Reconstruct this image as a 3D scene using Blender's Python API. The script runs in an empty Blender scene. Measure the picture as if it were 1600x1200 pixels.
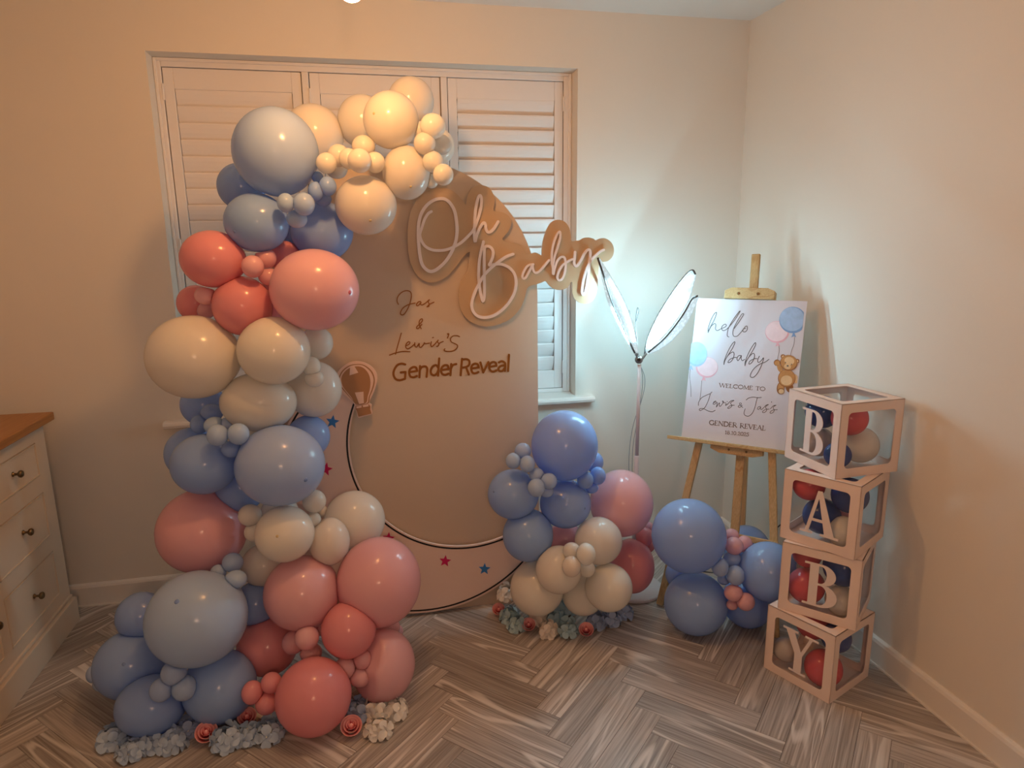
import bpy, bmesh, math, random
import numpy as np
from mathutils import Matrix, Vector

random.seed(7)
rng = np.random.default_rng(7)
scene = bpy.context.scene
COL = scene.collection

# ---------------------------------------------------------------- camera
F = 1056.36                                  # focal length in pixels of a 1600 x 1200 frame
YAW, PITCH, ROLL = 0.210604, 0.212204, -0.011901
CAM = np.array([0.0, 0.0, 1.4867])
_cy, _sy, _cp, _sp = math.cos(YAW), math.sin(YAW), math.cos(PITCH), math.sin(PITCH)
_fwd = np.array([_sy*_cp, _cy*_cp, -_sp]); _rt = np.array([_cy, -_sy, 0.0]); _up = np.cross(_rt, _fwd)
_c, _s = math.cos(ROLL), math.sin(ROLL)
RIGHT = _c*_rt + _s*_up; UP = -_s*_rt + _c*_up; FWD = _fwd
MR = np.array([RIGHT, -UP, FWD])
cam_data = bpy.data.cameras.new('camera'); cam = bpy.data.objects.new('camera', cam_data); COL.objects.link(cam)
cam_data.sensor_width = 36.0; cam_data.lens = F/1600*36.0; cam_data.clip_start = 0.02
mw = Matrix.Identity(4)
for i in range(3):
    mw[i][0] = RIGHT[i]; mw[i][1] = UP[i]; mw[i][2] = -FWD[i]; mw[i][3] = CAM[i]
cam.matrix_world = mw
scene.camera = cam

# ---------------------------------------------------------------- world, exposure
WORLD_COL = (0.20, 0.25, 0.30); WORLD_STR = 0.28
BULB_COL = (1.0, 0.46, 0.15); BULB_STR = 420.0; FILL_BULB_COL = (1.0, 0.56, 0.33); FILL_BULB_STR = 560.0
WING_COL = (0.44, 0.84, 1.0); LED_STR = 345.0; WING_STR = 0.80
world = bpy.data.worlds.new('world'); scene.world = world; world.use_nodes = True
bg = world.node_tree.nodes['Background']; bg.inputs[0].default_value = (*WORLD_COL, 1); bg.inputs[1].default_value = WORLD_STR
vs = scene.view_settings
vs.view_transform = 'Standard'; vs.look = 'None'; vs.gamma = 1.0; vs.exposure = 0.0; vs.use_curve_mapping = False

# ---------------------------------------------------------------- helpers
def ray(x, y): return MR.T @ np.array([(x-800)/F, (y-600)/F, 1.0])
def onY(x, y, Y): r = ray(x, y); return CAM + r*(Y/r[1])
def onX(x, y, X): r = ray(x, y); return CAM + r*(X/r[0])
def onZ(x, y, Z): r = ray(x, y); return CAM + r*((Z-CAM[2])/r[2])
def lin(c): c = c/255.0; return c/12.92 if c <= 0.04045 else ((c+0.055)/1.055)**2.4
def rgb(r, g, b): return (lin(r), lin(g), lin(b), 1.0)

class Plane:
    def __init__(s, p0, n): s.p0 = np.array(p0, float); s.n = np.array(n, float)/np.linalg.norm(n)
    def pt(s, x, y):
        r = ray(x, y); return CAM + r*(((s.p0-CAM) @ s.n)/(r @ s.n))

ORIG = {}
def obj(name, vf, mat, parent=None, origin=None, smooth=False, bevel=0.0):
    """one mesh object; vf in world coordinates; parents are never rotated"""
    V, Fc = vf; V = np.asarray(V, float)
    if origin is None:
        if parent is not None: origin = ORIG[parent.name] if parent.name in ORIG else np.zeros(3)
        else: origin = np.array([(V[:,0].min()+V[:,0].max())/2, (V[:,1].min()+V[:,1].max())/2, V[:,2].min()])
    origin = np.asarray(origin, float)
    me = bpy.data.meshes.new(name); me.from_pydata((V-origin).tolist(), [], [list(map(int, f)) for f in Fc])
    bm = bmesh.new(); bm.from_mesh(me); bmesh.ops.recalc_face_normals(bm, faces=bm.faces); bm.to_mesh(me); bm.free()
    if smooth: me.polygons.foreach_set('use_smooth', [True]*len(me.polygons))
    me.materials.append(mat)
    o = bpy.data.objects.new(name, me); COL.objects.link(o); o.location = origin - (ORIG[parent.name] if parent else np.zeros(3))
    if parent: o.parent = parent
    ORIG[o.name] = origin
    if bevel:
        m = o.modifiers.new('bevel', 'BEVEL'); m.width = bevel; m.segments = 2; m.limit_method = 'ANGLE'
    return o
def inst(name, me, parent, loc, rot=None, scale=1.0):
    o = bpy.data.objects.new(name, me); COL.objects.link(o); o.parent = parent
    o.location = np.asarray(loc, float) - (ORIG[parent.name] if parent else np.zeros(3))
    if rot is not None: o.rotation_euler = rot
    o.scale = (scale,)*3
    return o
def thing(name, label, cat, loc, group=None):
    o = bpy.data.objects.new(name, None); COL.objects.link(o); o.location = loc; o.empty_display_size = 0.05
    ORIG[o.name] = np.array(loc, float)
    return tag(o, label, cat, group)
def tag(o, label, cat, group=None):
    o['label'] = label; o['category'] = cat
    if group: o['group'] = group
    return o
def struct(o): o['kind'] = 'structure'; return o

def join(*parts):
    V = []; Fc = []; n = 0
    for v, f in parts:
        v = np.asarray(v, float); V.append(v); Fc += [[i+n for i in q] for q in f]; n += len(v)
    return np.vstack(V), Fc
def box(a, b):
    a, b = np.minimum(a, b), np.maximum(a, b)
    V = [(x, y, z) for x in (a[0], b[0]) for y in (a[1], b[1]) for z in (a[2], b[2])]
    return np.array(V, float), [(0,1,3,2),(4,6,7,5),(0,4,5,1),(2,3,7,6),(0,2,6,4),(1,5,7,3)]
def obox(c, ax, ay, az, hx, hy, hz):
    V = [np.array(c)+sx*hx*np.array(ax)+sy*hy*np.array(ay)+sz*hz*np.array(az) for sx in (-1,1) for sy in (-1,1) for sz in (-1,1)]
    return np.array(V), [(0,1,3,2),(4,6,7,5),(0,4,5,1),(2,3,7,6),(0,2,6,4),(1,5,7,3)]
def bar(p, q, w, t, side):
    """rectangular bar from p to q; width w along 'side', thickness t across"""
    p, q = np.array(p, float), np.array(q, float); d = q-p; L = np.linalg.norm(d); d /= L
    s = np.array(side, float); s -= d*(s@d); s /= np.linalg.norm(s); n = np.cross(d, s)
    return obox((p+q)/2, d, s, n, L/2, w/2, t/2)
def spline(P, n=6, closed=False):
    P = [np.array(p, float) for p in P]
    if len(P) < 3: return P
    out = []; N = len(P)
    for i in range(N if closed else N-1):
        if closed: p0, p1, p2, p3 = P[i-1], P[i], P[(i+1) % N], P[(i+2) % N]
        else:
            p1, p2 = P[i], P[i+1]
            p0 = P[i-1] if i else 2*p1-p2
            p3 = P[i+2] if i+2 < N else 2*p2-p1
        for k in range(n):
            t = k/n
            out.append(0.5*((2*p1)+(-p0+p2)*t+(2*p0-5*p1+4*p2-p3)*t*t+(-p0+3*p1-3*p2+p3)*t**3))
    if not closed: out.append(P[-1])
    return out
def tube(P, r, n=8, closed=False):
    P = [np.array(p, float) for p in P]; V = []; Fc = []; N = len(P)
    rr = r if hasattr(r, '__len__') else [r]*N
    prev = None
    for i, p in enumerate(P):
        d = (P[(i+1) % N]-P[i-1]) if closed else (P[min(i+1, N-1)]-P[max(i-1, 0)])
        d = d/(np.linalg.norm(d)+1e-12)
        a = np.cross(d, (0,0,1)) if prev is None else prev-d*(prev@d)
        if np.linalg.norm(a) < 1e-6: a = np.cross(d, (1,0,0))
        a /= np.linalg.norm(a); prev = a; b = np.cross(d, a)
        for k in range(n):
            t = 2*math.pi*k/n; V.append(p+rr[i]*(math.cos(t)*a+math.sin(t)*b))
    for i in range(N if closed else N-1):
        for k in range(n):
            j = (i+1) % N; Fc.append((i*n+k, i*n+(k+1) % n, j*n+(k+1) % n, j*n+k))
    if not closed: Fc += [tuple(range(n)), tuple(range((N-1)*n, N*n))]
    return np.array(V), Fc
def lathe(prof, c, n=24, axis=(0,0,1)):
    """prof: list of (radius, height) along axis from c"""
    z = np.array(axis, float)/np.linalg.norm(axis); a = np.cross(z, (1,0,0) if abs(z[0]) < 0.9 else (0,1,0)); a /= np.linalg.norm(a); b = np.cross(z, a)
    V = []; Fc = []
    for r, h in prof:
        for k in range(n):
            t = 2*math.pi*k/n; V.append(np.array(c)+z*h+max(r, 1e-5)*(math.cos(t)*a+math.sin(t)*b))
    for i in range(len(prof)-1):
        for k in range(n): Fc.append((i*n+k, i*n+(k+1) % n, (i+1)*n+(k+1) % n, (i+1)*n+k))
    Fc += [tuple(range(n)), tuple(range((len(prof)-1)*n, len(prof)*n))]
    return np.array(V), Fc
def prism(poly3, n, a, b):
    """solid between poly3 + n*a and poly3 + n*b"""
    P = np.array(poly3, float); n = np.array(n, float); N = len(P)
    V = np.vstack([P+n*a, P+n*b])
    return V, [tuple(range(N))[::-1], tuple(range(N, 2*N))]+[(i, (i+1) % N, N+(i+1) % N, N+i) for i in range(N)]
def flat(poly3, n, a):
    P = np.array(poly3, float)+np.array(n)*a; return P, [tuple(range(len(P)))]
def ribbon_px(pts, hw, pl, a, b, n=6, closed=False, smooth=True):
    """a stroke drawn through pts, half width hw, laid on plane pl as a strip standing from a to b along its normal"""
    P = spline(pts, n, closed) if smooth else [np.array(p, float) for p in pts]
    Q = [P[0]]
    for p in P[1:]:
        if np.linalg.norm(p-Q[-1]) > 1e-4: Q.append(p)
    P = Q; N = len(P); L = []; R = []
    for i, p in enumerate(P):
        d = (P[(i+1) % N]-P[i-1]) if closed else (P[min(i+1, N-1)]-P[max(i-1, 0)])
        l = np.linalg.norm(d)
        d = d/l if l > 1e-9 else np.array([1.0, 0])
        m = np.array([-d[1], d[0]])*hw; L.append(p+m); R.append(p-m)
    parts = []
    L3 = [pl.pt(*q) for q in L]; R3 = [pl.pt(*q) for q in R]
    V = []; Fc = []
    for i, (l, r) in enumerate(zip(L3, R3)):
        bb = b+(b-a)*0.22*i/N if not closed else b
        V += [l+pl.n*a, r+pl.n*a, r+pl.n*bb, l+pl.n*bb]            # rises slightly so that crossing strokes never share a face
    for i in range(N if closed else N-1):
        j = (i+1) % N
        for k in range(4): Fc.append((4*i+k, 4*i+(k+1) % 4, 4*j+(k+1) % 4, 4*j+k))
    if not closed: Fc += [(0,1,2,3), (4*N-4, 4*N-3, 4*N-2, 4*N-1)]
    parts.append((np.array(V), Fc))
    if not closed:
        for e in (0, -1):
            disc = [pl.pt(*(P[e]+hw*np.array([math.cos(t), math.sin(t)]))) for t in np.linspace(0, 2*math.pi, 11)[:-1]]
            parts.append(prism(disc, pl.n, a, b*0.997 if e == 0 else b+(b-a)*0.215))
    return join(*parts)
def ell(cx, cy, rx, ry, n=32, rot=0.0):
    c, s = math.cos(rot), math.sin(rot)
    return [(cx+rx*math.cos(t)*c-ry*math.sin(t)*s, cy+rx*math.cos(t)*s+ry*math.sin(t)*c) for t in np.linspace(0, 2*math.pi, n+1)[:-1]]

# ---------------------------------------------------------------- materials
def new_mat(name):
    m = bpy.data.materials.new(name); m.use_nodes = True
    nt = m.node_tree; return m, nt, nt.nodes['Principled BSDF']
def N(nt, typ, **kw):
    n = nt.nodes.new(typ)
    for k, v in kw.items(): setattr(n, k, v)
    return n
def noisy(name, col, rough=0.5, var=0.06, scale=12.0, bump=0.0, metallic=0.0, spec=0.5, coat=0.0, bscale=None):
    m, nt, b = new_mat(name)
    tc = N(nt, 'ShaderNodeTexCoord'); nz = N(nt, 'ShaderNodeTexNoise'); nz.inputs['Scale'].default_value = scale; nz.inputs['Detail'].default_value = 3
    nt.links.new(tc.outputs['Object'], nz.inputs['Vector'])
    mx = N(nt, 'ShaderNodeMix', data_type='RGBA')
    mx.inputs[6].default_value = (*[c*(1-var) for c in col[:3]], 1); mx.inputs[7].default_value = (*[min(1, c*(1+var)) for c in col[:3]], 1)
    nt.links.new(nz.outputs['Fac'], mx.inputs[0]); nt.links.new(mx.outputs[2], b.inputs['Base Color'])
    b.inputs['Roughness'].default_value = rough; b.inputs['Metallic'].default_value = metallic; b.inputs['Specular IOR Level'].default_value = spec
    b.inputs['Coat Weight'].default_value = coat
    if bump:
        n2 = N(nt, 'ShaderNodeTexNoise'); n2.inputs['Scale'].default_value = bscale or scale*8; nt.links.new(tc.outputs['Object'], n2.inputs['Vector'])
        bp = N(nt, 'ShaderNodeBump'); bp.inputs['Strength'].default_value = bump; bp.inputs['Distance'].default_value = 0.002
        nt.links.new(n2.outputs['Fac'], bp.inputs['Height']); nt.links.new(bp.outputs['Normal'], b.inputs['Normal'])
    return m
def balloon_mat(name, col, trans=0.26, rough=0.2, sat=0.05):
    m, nt, b = new_mat(name)
    oi = N(nt, 'ShaderNodeObjectInfo'); mx = N(nt, 'ShaderNodeMix', data_type='RGBA')
    mx.inputs[6].default_value = (*[c*(1-sat) for c in col[:3]], 1); mx.inputs[7].default_value = (*[min(0.95, c*(1+sat)) for c in col[:3]], 1)
    nt.links.new(oi.outputs['Random'], mx.inputs[0])
    tc = N(nt, 'ShaderNodeTexCoord'); nz = N(nt, 'ShaderNodeTexNoise'); nz.inputs['Scale'].default_value = 9.0; nt.links.new(tc.outputs['Object'], nz.inputs['Vector'])
    m2 = N(nt, 'ShaderNodeMix', data_type='RGBA', blend_type='MULTIPLY'); m2.inputs[0].default_value = 0.04
    nt.links.new(mx.outputs[2], m2.inputs[6]); nt.links.new(nz.outputs['Color'], m2.inputs[7])
    nt.links.new(m2.outputs[2], b.inputs['Base Color']); b.inputs['Roughness'].default_value = rough; b.inputs['Specular IOR Level'].default_value = 0.45
    tr = N(nt, 'ShaderNodeBsdfTranslucent'); nt.links.new(m2.outputs[2], tr.inputs['Color'])
    ms = N(nt, 'ShaderNodeMixShader'); ms.inputs[0].default_value = trans
    nt.links.new(b.outputs[0], ms.inputs[1]); nt.links.new(tr.outputs[0], ms.inputs[2])
    nt.links.new(ms.outputs[0], nt.nodes['Material Output'].inputs[0])
    return m
def emit_mat(name, col, strength, base=(0.9, 0.9, 0.9)):
    m, nt, b = new_mat(name); b.inputs['Base Color'].default_value = (*base, 1)
    b.inputs['Emission Color'].default_value = (*col, 1); b.inputs['Emission Strength'].default_value = strength
    return m, nt, b
def clear_mat(name, tint=(0.97, 0.975, 0.98), gloss=0.06):
    m, nt, b = new_mat(name); nt.nodes.remove(b)
    t = N(nt, 'ShaderNodeBsdfTransparent'); t.inputs[0].default_value = (*tint, 1)
    g = N(nt, 'ShaderNodeBsdfGlossy'); g.inputs['Roughness'].default_value = 0.06
    tc = N(nt, 'ShaderNodeTexCoord'); nz = N(nt, 'ShaderNodeTexNoise'); nz.inputs['Scale'].default_value = 14; nt.links.new(tc.outputs['Object'], nz.inputs['Vector'])
    bp = N(nt, 'ShaderNodeBump'); bp.inputs['Strength'].default_value = 0.12; bp.inputs['Distance'].default_value = 0.01
    nt.links.new(nz.outputs['Fac'], bp.inputs['Height']); nt.links.new(bp.outputs['Normal'], g.inputs['Normal'])
    lw = N(nt, 'ShaderNodeLayerWeight'); lw.inputs[0].default_value = 0.25
    pw = N(nt, 'ShaderNodeMath', operation='POWER'); pw.inputs[1].default_value = 3.0; nt.links.new(lw.outputs['Facing'], pw.inputs[0])
    fr = N(nt, 'ShaderNodeMath', operation='MULTIPLY_ADD'); fr.inputs[1].default_value = 0.35; fr.inputs[2].default_value = 0.03; nt.links.new(pw.outputs[0], fr.inputs[0])
    ms = N(nt, 'ShaderNodeMixShader'); nt.links.new(fr.outputs[0], ms.inputs[0]); nt.links.new(t.outputs[0], ms.inputs[1]); nt.links.new(g.outputs[0], ms.inputs[2])
    nt.links.new(ms.outputs[0], nt.nodes['Material Output'].inputs[0])
    return m
def wood_mat(name, dark, light, line, rough=0.4, axis='X', s=1.0, contrast=1.0, coarse=1.0):
    """plank grain running along local X (or another axis), different on every object"""
    m, nt, b = new_mat(name); L = nt.links.new
    tc = N(nt, 'ShaderNodeTexCoord'); oi = N(nt, 'ShaderNodeObjectInfo')
    mulr = N(nt, 'ShaderNodeVectorMath', operation='SCALE'); mulr.inputs[0].default_value = (13.7, 7.3, 21.1); L(oi.outputs['Random'], mulr.inputs['Scale'])
    add = N(nt, 'ShaderNodeVectorMath', operation='ADD'); L(tc.outputs['Object'], add.inputs[0]); L(mulr.outputs[0], add.inputs[1])
    sc = {'X': (1.1, 9, 9), 'Y': (9, 1.1, 9), 'Z': (9, 9, 1.1)}[axis]
    mp = N(nt, 'ShaderNodeMapping'); mp.inputs['Scale'].default_value = [v*s for v in sc]; L(add.outputs[0], mp.inputs['Vector'])
    nz = N(nt, 'ShaderNodeTexNoise'); nz.inputs['Scale'].default_value = 1.15*coarse; nz.inputs['Detail'].default_value = 1.5; nz.inputs['Distortion'].default_value = 0.5; L(mp.outputs[0], nz.inputs['Vector'])
    # growth rings: contour lines of the stretched noise
    mu = N(nt, 'ShaderNodeMath', operation='MULTIPLY'); mu.inputs[1].default_value = 34.0; L(nz.outputs['Fac'], mu.inputs[0])
    sn = N(nt, 'ShaderNodeMath', operation='SINE'); L(mu.outputs[0], sn.inputs[0])
    r1 = N(nt, 'ShaderNodeMapRange'); r1.inputs[1].default_value = 0.55; r1.inputs[2].default_value = 1.0; L(sn.outputs[0], r1.inputs[0])
    # fine straight fibre
    mp2 = N(nt, 'ShaderNodeMapping'); sc2 = {'X': (2.5, 120, 120), 'Y': (120, 2.5, 120), 'Z': (120, 120, 2.5)}[axis]
    mp2.inputs['Scale'].default_value = [v*s for v in sc2]; L(add.outputs[0], mp2.inputs['Vector'])
    n2 = N(nt, 'ShaderNodeTexNoise'); n2.inputs['Scale'].default_value = 1.6; n2.inputs['Detail'].default_value = 3; L(mp2.outputs[0], n2.inputs['Vector'])
    # where the rings show
    n3 = N(nt, 'ShaderNodeTexNoise'); n3.inputs['Scale'].default_value = 0.55; L(mp.outputs[0], n3.inputs['Vector'])
    r3 = N(nt, 'ShaderNodeMapRange'); r3.inputs[1].default_value = 0.42; r3.inputs[2].default_value = 0.54; L(n3.outputs['Fac'], r3.inputs[0])
    ring = N(nt, 'ShaderNodeMath', operation='MULTIPLY'); L(r1.outputs[0], ring.inputs[0]); L(r3.outputs[0], ring.inputs[1])
    rg = N(nt, 'ShaderNodeMath', operation='MULTIPLY'); rg.inputs[1].default_value = 0.75*contrast; L(ring.outputs[0], rg.inputs[0])
    rf = N(nt, 'ShaderNodeMapRange'); rf.inputs[1].default_value = 0.3; rf.inputs[2].default_value = 0.7; L(n2.outputs['Fac'], rf.inputs[0])
    mx = N(nt, 'ShaderNodeMix', data_type='RGBA'); mx.inputs[6].default_value = dark; mx.inputs[7].default_value = light; L(rf.outputs[0], mx.inputs[0])
    hv = N(nt, 'ShaderNodeHueSaturation'); L(mx.outputs[2], hv.inputs['Color'])
    rv = N(nt, 'ShaderNodeMapRange'); rv.inputs[3].default_value = 0.80; rv.inputs[4].default_value = 1.18; L(oi.outputs['Random'], rv.inputs[0]); L(rv.outputs[0], hv.inputs['Value'])
    m2 = N(nt, 'ShaderNodeMix', data_type='RGBA'); m2.inputs[7].default_value = line; L(rg.outputs[0], m2.inputs[0]); L(hv.outputs[0], m2.inputs[6])
    L(m2.outputs[2], b.inputs['Base Color']); b.inputs['Roughness'].default_value = rough
    bp = N(nt, 'ShaderNodeBump'); bp.inputs['Strength'].default_value = 0.18; bp.inputs['Distance'].default_value = 0.001
    L(n2.outputs['Fac'], bp.inputs['Height']); L(bp.outputs['Normal'], b.inputs['Normal'])
    return m

M = {}
M['wall'] = noisy('wall_paint', rgb(232, 226, 216), 0.75, 0.015, 3, 0.08, bscale=260)
M['ceiling'] = noisy('ceiling_paint', rgb(236, 234, 230), 0.85, 0.015, 3)
M['trim'] = noisy('trim_paint', rgb(238, 234, 228), 0.4, 0.015, 4)
M['shutter'] = noisy('shutter_paint', rgb(238, 234, 232), 0.42, 0.015, 4)
M['night'] = noisy('night_glass', rgb(16, 18, 24), 0.08, 0.1, 2)
M['metal'] = noisy('brushed_metal', rgb(150, 148, 146), 0.3, 0.06, 30, metallic=0.9)
M['bronze'] = noisy('antique_brass', rgb(120, 98, 70), 0.28, 0.1, 30, metallic=0.9)
M['panel'] = noisy('panel_nude', rgb(206, 186, 165), 0.55, 0.012, 2.5, 0.03)
M['panel_edge'] = noisy('panel_edge', rgb(232, 220, 204), 0.6, 0.03, 8)
M['board'] = noisy('sign_board', rgb(196, 168, 136), 0.28, 0.015, 3)
M['letter_white'] = noisy('letter_white', rgb(240, 226, 222), 0.35, 0.01, 4)
M['gold_vinyl'] = noisy('gold_vinyl', rgb(150, 92, 34), 0.35, 0.05, 12, metallic=0.25)
M['moon'] = noisy('moon_board', rgb(240, 216, 206), 0.5, 0.012, 3)
M['black'] = noisy('black_vinyl', rgb(24, 20, 26), 0.4, 0.1, 10)
M['star_blue'] = noisy('star_blue', rgb(52, 130, 208), 0.45, 0.05, 12)
M['star_pink'] = noisy('star_magenta', rgb(206, 24, 100), 0.45, 0.05, 12)
M['tan'] = noisy('tan_card', rgb(176, 128, 88), 0.5, 0.02, 6)
M['pink_card'] = noisy('pale_card', rgb(238, 206, 190), 0.5, 0.02, 6)
M['blue'] = balloon_mat('latex_blue', rgb(160, 194, 255))
M['bluegrey'] = balloon_mat('latex_pale_blue', rgb(186, 212, 255))
M['pink'] = balloon_mat('latex_pink', rgb(254, 196, 205))
M['coral'] = balloon_mat('latex_coral', rgb(252, 168, 176))
M['white'] = balloon_mat('latex_white', rgb(248, 243, 236), 0.28)
M['ivory'] = balloon_mat('latex_ivory', rgb(250, 242, 233), 0.24)
M['navy'] = balloon_mat('latex_navy', rgb(52, 84, 160), 0.15)
M['red'] = balloon_mat('latex_red', rgb(240, 108, 120), 0.2)
M['silver'] = balloon_mat('latex_silver', rgb(206, 196, 190), 0.1, 0.15)
M['tip_blue'] = noisy('tip_blue', rgb(120, 152, 214), 0.3, 0.05)
M['tip_pink'] = noisy('tip_pink', rgb(206, 100, 116), 0.3, 0.05)
M['tip_white'] = noisy('tip_white', rgb(212, 192, 150), 0.3, 0.05)
M['petal_blue'] = noisy('petal_blue', rgb(178, 200, 226), 0.7, 0.16, 40)
M['petal_grey'] = noisy('petal_dusk', rgb(152, 172, 208), 0.7, 0.16, 40)
M['petal_white'] = noisy('petal_white', rgb(236, 234, 230), 0.7, 0.10, 40)
M['petal_cream'] = noisy('petal_cream', rgb(240, 230, 218), 0.7, 0.10, 40)
M['petal_green'] = noisy('petal_teal', rgb(170, 200, 212), 0.7, 0.16, 40)
def rose_mat():
    m, nt, b = new_mat('rose_petal'); L = nt.links.new                # petals are paler towards the rim
    tc = N(nt, 'ShaderNodeTexCoord'); sp = N(nt, 'ShaderNodeSeparateXYZ'); L(tc.outputs['Generated'], sp.inputs[0])
    cr_ = N(nt, 'ShaderNodeValToRGB'); cr_.color_ramp.elements[0].position = 0.35; cr_.color_ramp.elements[0].color = rgb(214, 84, 100)
    cr_.color_ramp.elements[1].position = 0.98; cr_.color_ramp.elements[1].color = rgb(255, 192, 190)
    L(sp.outputs[2], cr_.inputs[0]); L(cr_.outputs[0], b.inputs['Base Color']); b.inputs['Roughness'].default_value = 0.6
    return m
M['rose'] = rose_mat()
M['leaf'] = noisy('flower_core', rgb(86, 104, 96), 0.8, 0.2, 40)
M['seed'] = noisy('floret_seed', rgb(226, 226, 214), 0.6, 0.1, 40)
M['lamp_white'] = noisy('lamp_white', rgb(214, 208, 212), 0.35, 0.03, 8)
M['lamp_rim'] = noisy('lamp_rim', rgb(66, 60, 58), 0.35, 0.05, 20)
M['cable'] = noisy('cable_black', rgb(58, 62, 66), 0.5, 0.1, 20)
M['cable_grey'] = noisy('cable_grey', rgb(150, 156, 160), 0.5, 0.1, 20)
M['pine'] = wood_mat('easel_pine', rgb(198, 164, 112), rgb(220, 190, 140), rgb(172, 128, 74), 0.5, 'Z', 1.4, 0.8)
M['pine_u'] = wood_mat('easel_pine_rail', rgb(198, 164, 112), rgb(220, 190, 140), rgb(172, 128, 74), 0.5, 'X', 1.4, 0.8)
M['poster'] = noisy('poster_card', rgb(212, 207, 216), 0.5, 0.012, 5)
M['ink'] = noisy('poster_ink', rgb(92, 86, 88), 0.5, 0.08, 40)
M['ink_brown'] = noisy('poster_ink_brown', rgb(112, 92, 84), 0.5, 0.08, 40)
M['box'] = noisy('box_card', rgb(242, 222, 212), 0.45, 0.012, 4)
M['clear'] = clear_mat('clear_film')
M['sideboard'] = noisy('sideboard_paint', rgb(216, 202, 184), 0.45, 0.015, 5)
M['oak'] = wood_mat('oak_top', rgb(172, 116, 58), rgb(188, 134, 74), rgb(146, 92, 44), 0.4, 'Y', 0.8, 0.6)
M['plank'] = wood_mat('floor_plank', rgb(138, 130, 124), rgb(194, 187, 182), rgb(232, 228, 224), 0.42, 'X', 1.0, 1.0)
M['groove'] = noisy('floor_groove', rgb(70, 56, 46), 0.8, 0.1, 30)
M['dark'] = noisy('dark_plastic', rgb(22, 20, 20), 0.4, 0.1, 20)

# ================================================================ THE ROOM
D = 2.911; XR = 1.702; XL = -1.66; H = 2.40; YB = -0.6
WX0, WX1, WZ0, WZ1 = -0.743, 0.920, 0.775, 2.177
# floor with herringbone planks
floor = struct(obj('floor', box((XL-0.1, YB-1.5, -0.06), (XR+0.1, D+0.1, -0.0035)), M['groove'], origin=(0, 0, 0)))
PW, PL = 0.089, 0.445
U = np.array([1, -1])/math.sqrt(2); Vv = np.array([-1, -1])/math.sqrt(2); A1 = np.array([0.843, 1.862])
def plank_mesh(g=0.0006):
    V, Fc = box((g, g, -0.0035), (PL-g, PW-g, 0.0)); return V, Fc
V0, F0 = plank_mesh()
pm = bpy.data.meshes.new('plank'); pm.from_pydata(V0.tolist(), [], F0); pm.materials.append(M['plank'])
bm = bmesh.new(); bm.from_mesh(pm); bmesh.ops.recalc_face_normals(bm, faces=bm.faces); bm.to_mesh(pm); bm.free()
planks = []
for a in range(-34, 34):
    for b_ in range(-8, 8):
        o2 = A1 + a*PW*(U+Vv) + b_*5*PW*(U-Vv)
        planks.append((o2, U, Vv))                         # runs along U
        st = o2 + PW*5*U + PW*(-4)*Vv                      # runs along Vv
        planks.append((st+PW*U, Vv, -U))
near = []; rest = []
for o2, d1, d2 in planks:
    cs = [o2, o2+d1*PL, o2+d1*PL+d2*PW, o2+d2*PW]; cs = np.array(cs)
    if cs[:,0].max() < XL or cs[:,0].min() > XR or cs[:,1].max() < YB-1.4 or cs[:,1].min() > D: continue
    c = cs.mean(0); (near if c[1] > 0.72 else rest).append((o2, d1, d2, cs))
near.sort(key=lambda q: -abs(q[3].mean(0)[1]))
def clip_plank(o2, d1, d2, cs):
    """mesh of a plank cut off at the walls, in plank coordinates"""
    me = bmesh.new()
    for f in [me.faces.new([me.verts.new(V0[i]) for i in q]) for q in F0]: pass
    bmesh.ops.remove_doubles(me, verts=me.verts, dist=1e-6)
    Rm = np.array([d1, d2])
    for n2, dd in (((1, 0), XR), ((-1, 0), -XL), ((0, 1), D)):
        n2 = np.array(n2, float); k = dd - n2 @ o2; nl = Rm @ n2
        geom = list(me.verts)+list(me.edges)+list(me.faces)
        r = bmesh.ops.bisect_plane(me, geom=geom, plane_co=(nl[0]*k, nl[1]*k, 0), plane_no=(nl[0], nl[1], 0), clear_outer=True)
        ed = [e for e in r['geom_cut'] if isinstance(e, bmesh.types.BMEdge)]
        if ed: bmesh.ops.contextual_create(me, geom=ed)
        if not me.verts: break
    bmesh.ops.recalc_face_normals(me, faces=me.faces)
    return me
for o2, d1, d2, cs in near:
    cut = cs[:,0].max() > XR or cs[:,0].min() < XL or cs[:,1].max() > D
    me = pm
    if cut:
        bmx = clip_plank(o2, d1, d2, cs)
        if len(bmx.faces) < 4: bmx.free(); continue
        me = bpy.data.meshes.new('plank'); bmx.to_mesh(me); bmx.free(); me.materials.append(M['plank'])
    po = bpy.data.objects.new('plank', me); COL.objects.link(po); po.parent = floor
    d3 = np.cross((*d1, 0), (*d2, 0))
    mt = Matrix.Identity(4)
    for i in range(2): mt[i][0] = d1[i]; mt[i][1] = d2[i]; mt[i][3] = o2[i]
    if d3[2] < 0: mt[2][2] = -1; mt[2][3] = -0.0035
    po.matrix_local = mt
parts = []
for o2, d1, d2, cs in rest:
    cc = np.array([[min(max(x, XL), XR), min(max(y, YB-1.4), D)] for x, y in cs])
    parts.append((np.c_[cc, np.zeros(4)], [(0, 1, 2, 3)]))
if parts:
    pr = obj('planking', join(*parts), M['plank'], floor); pr['kind'] = 'stuff'

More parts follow.
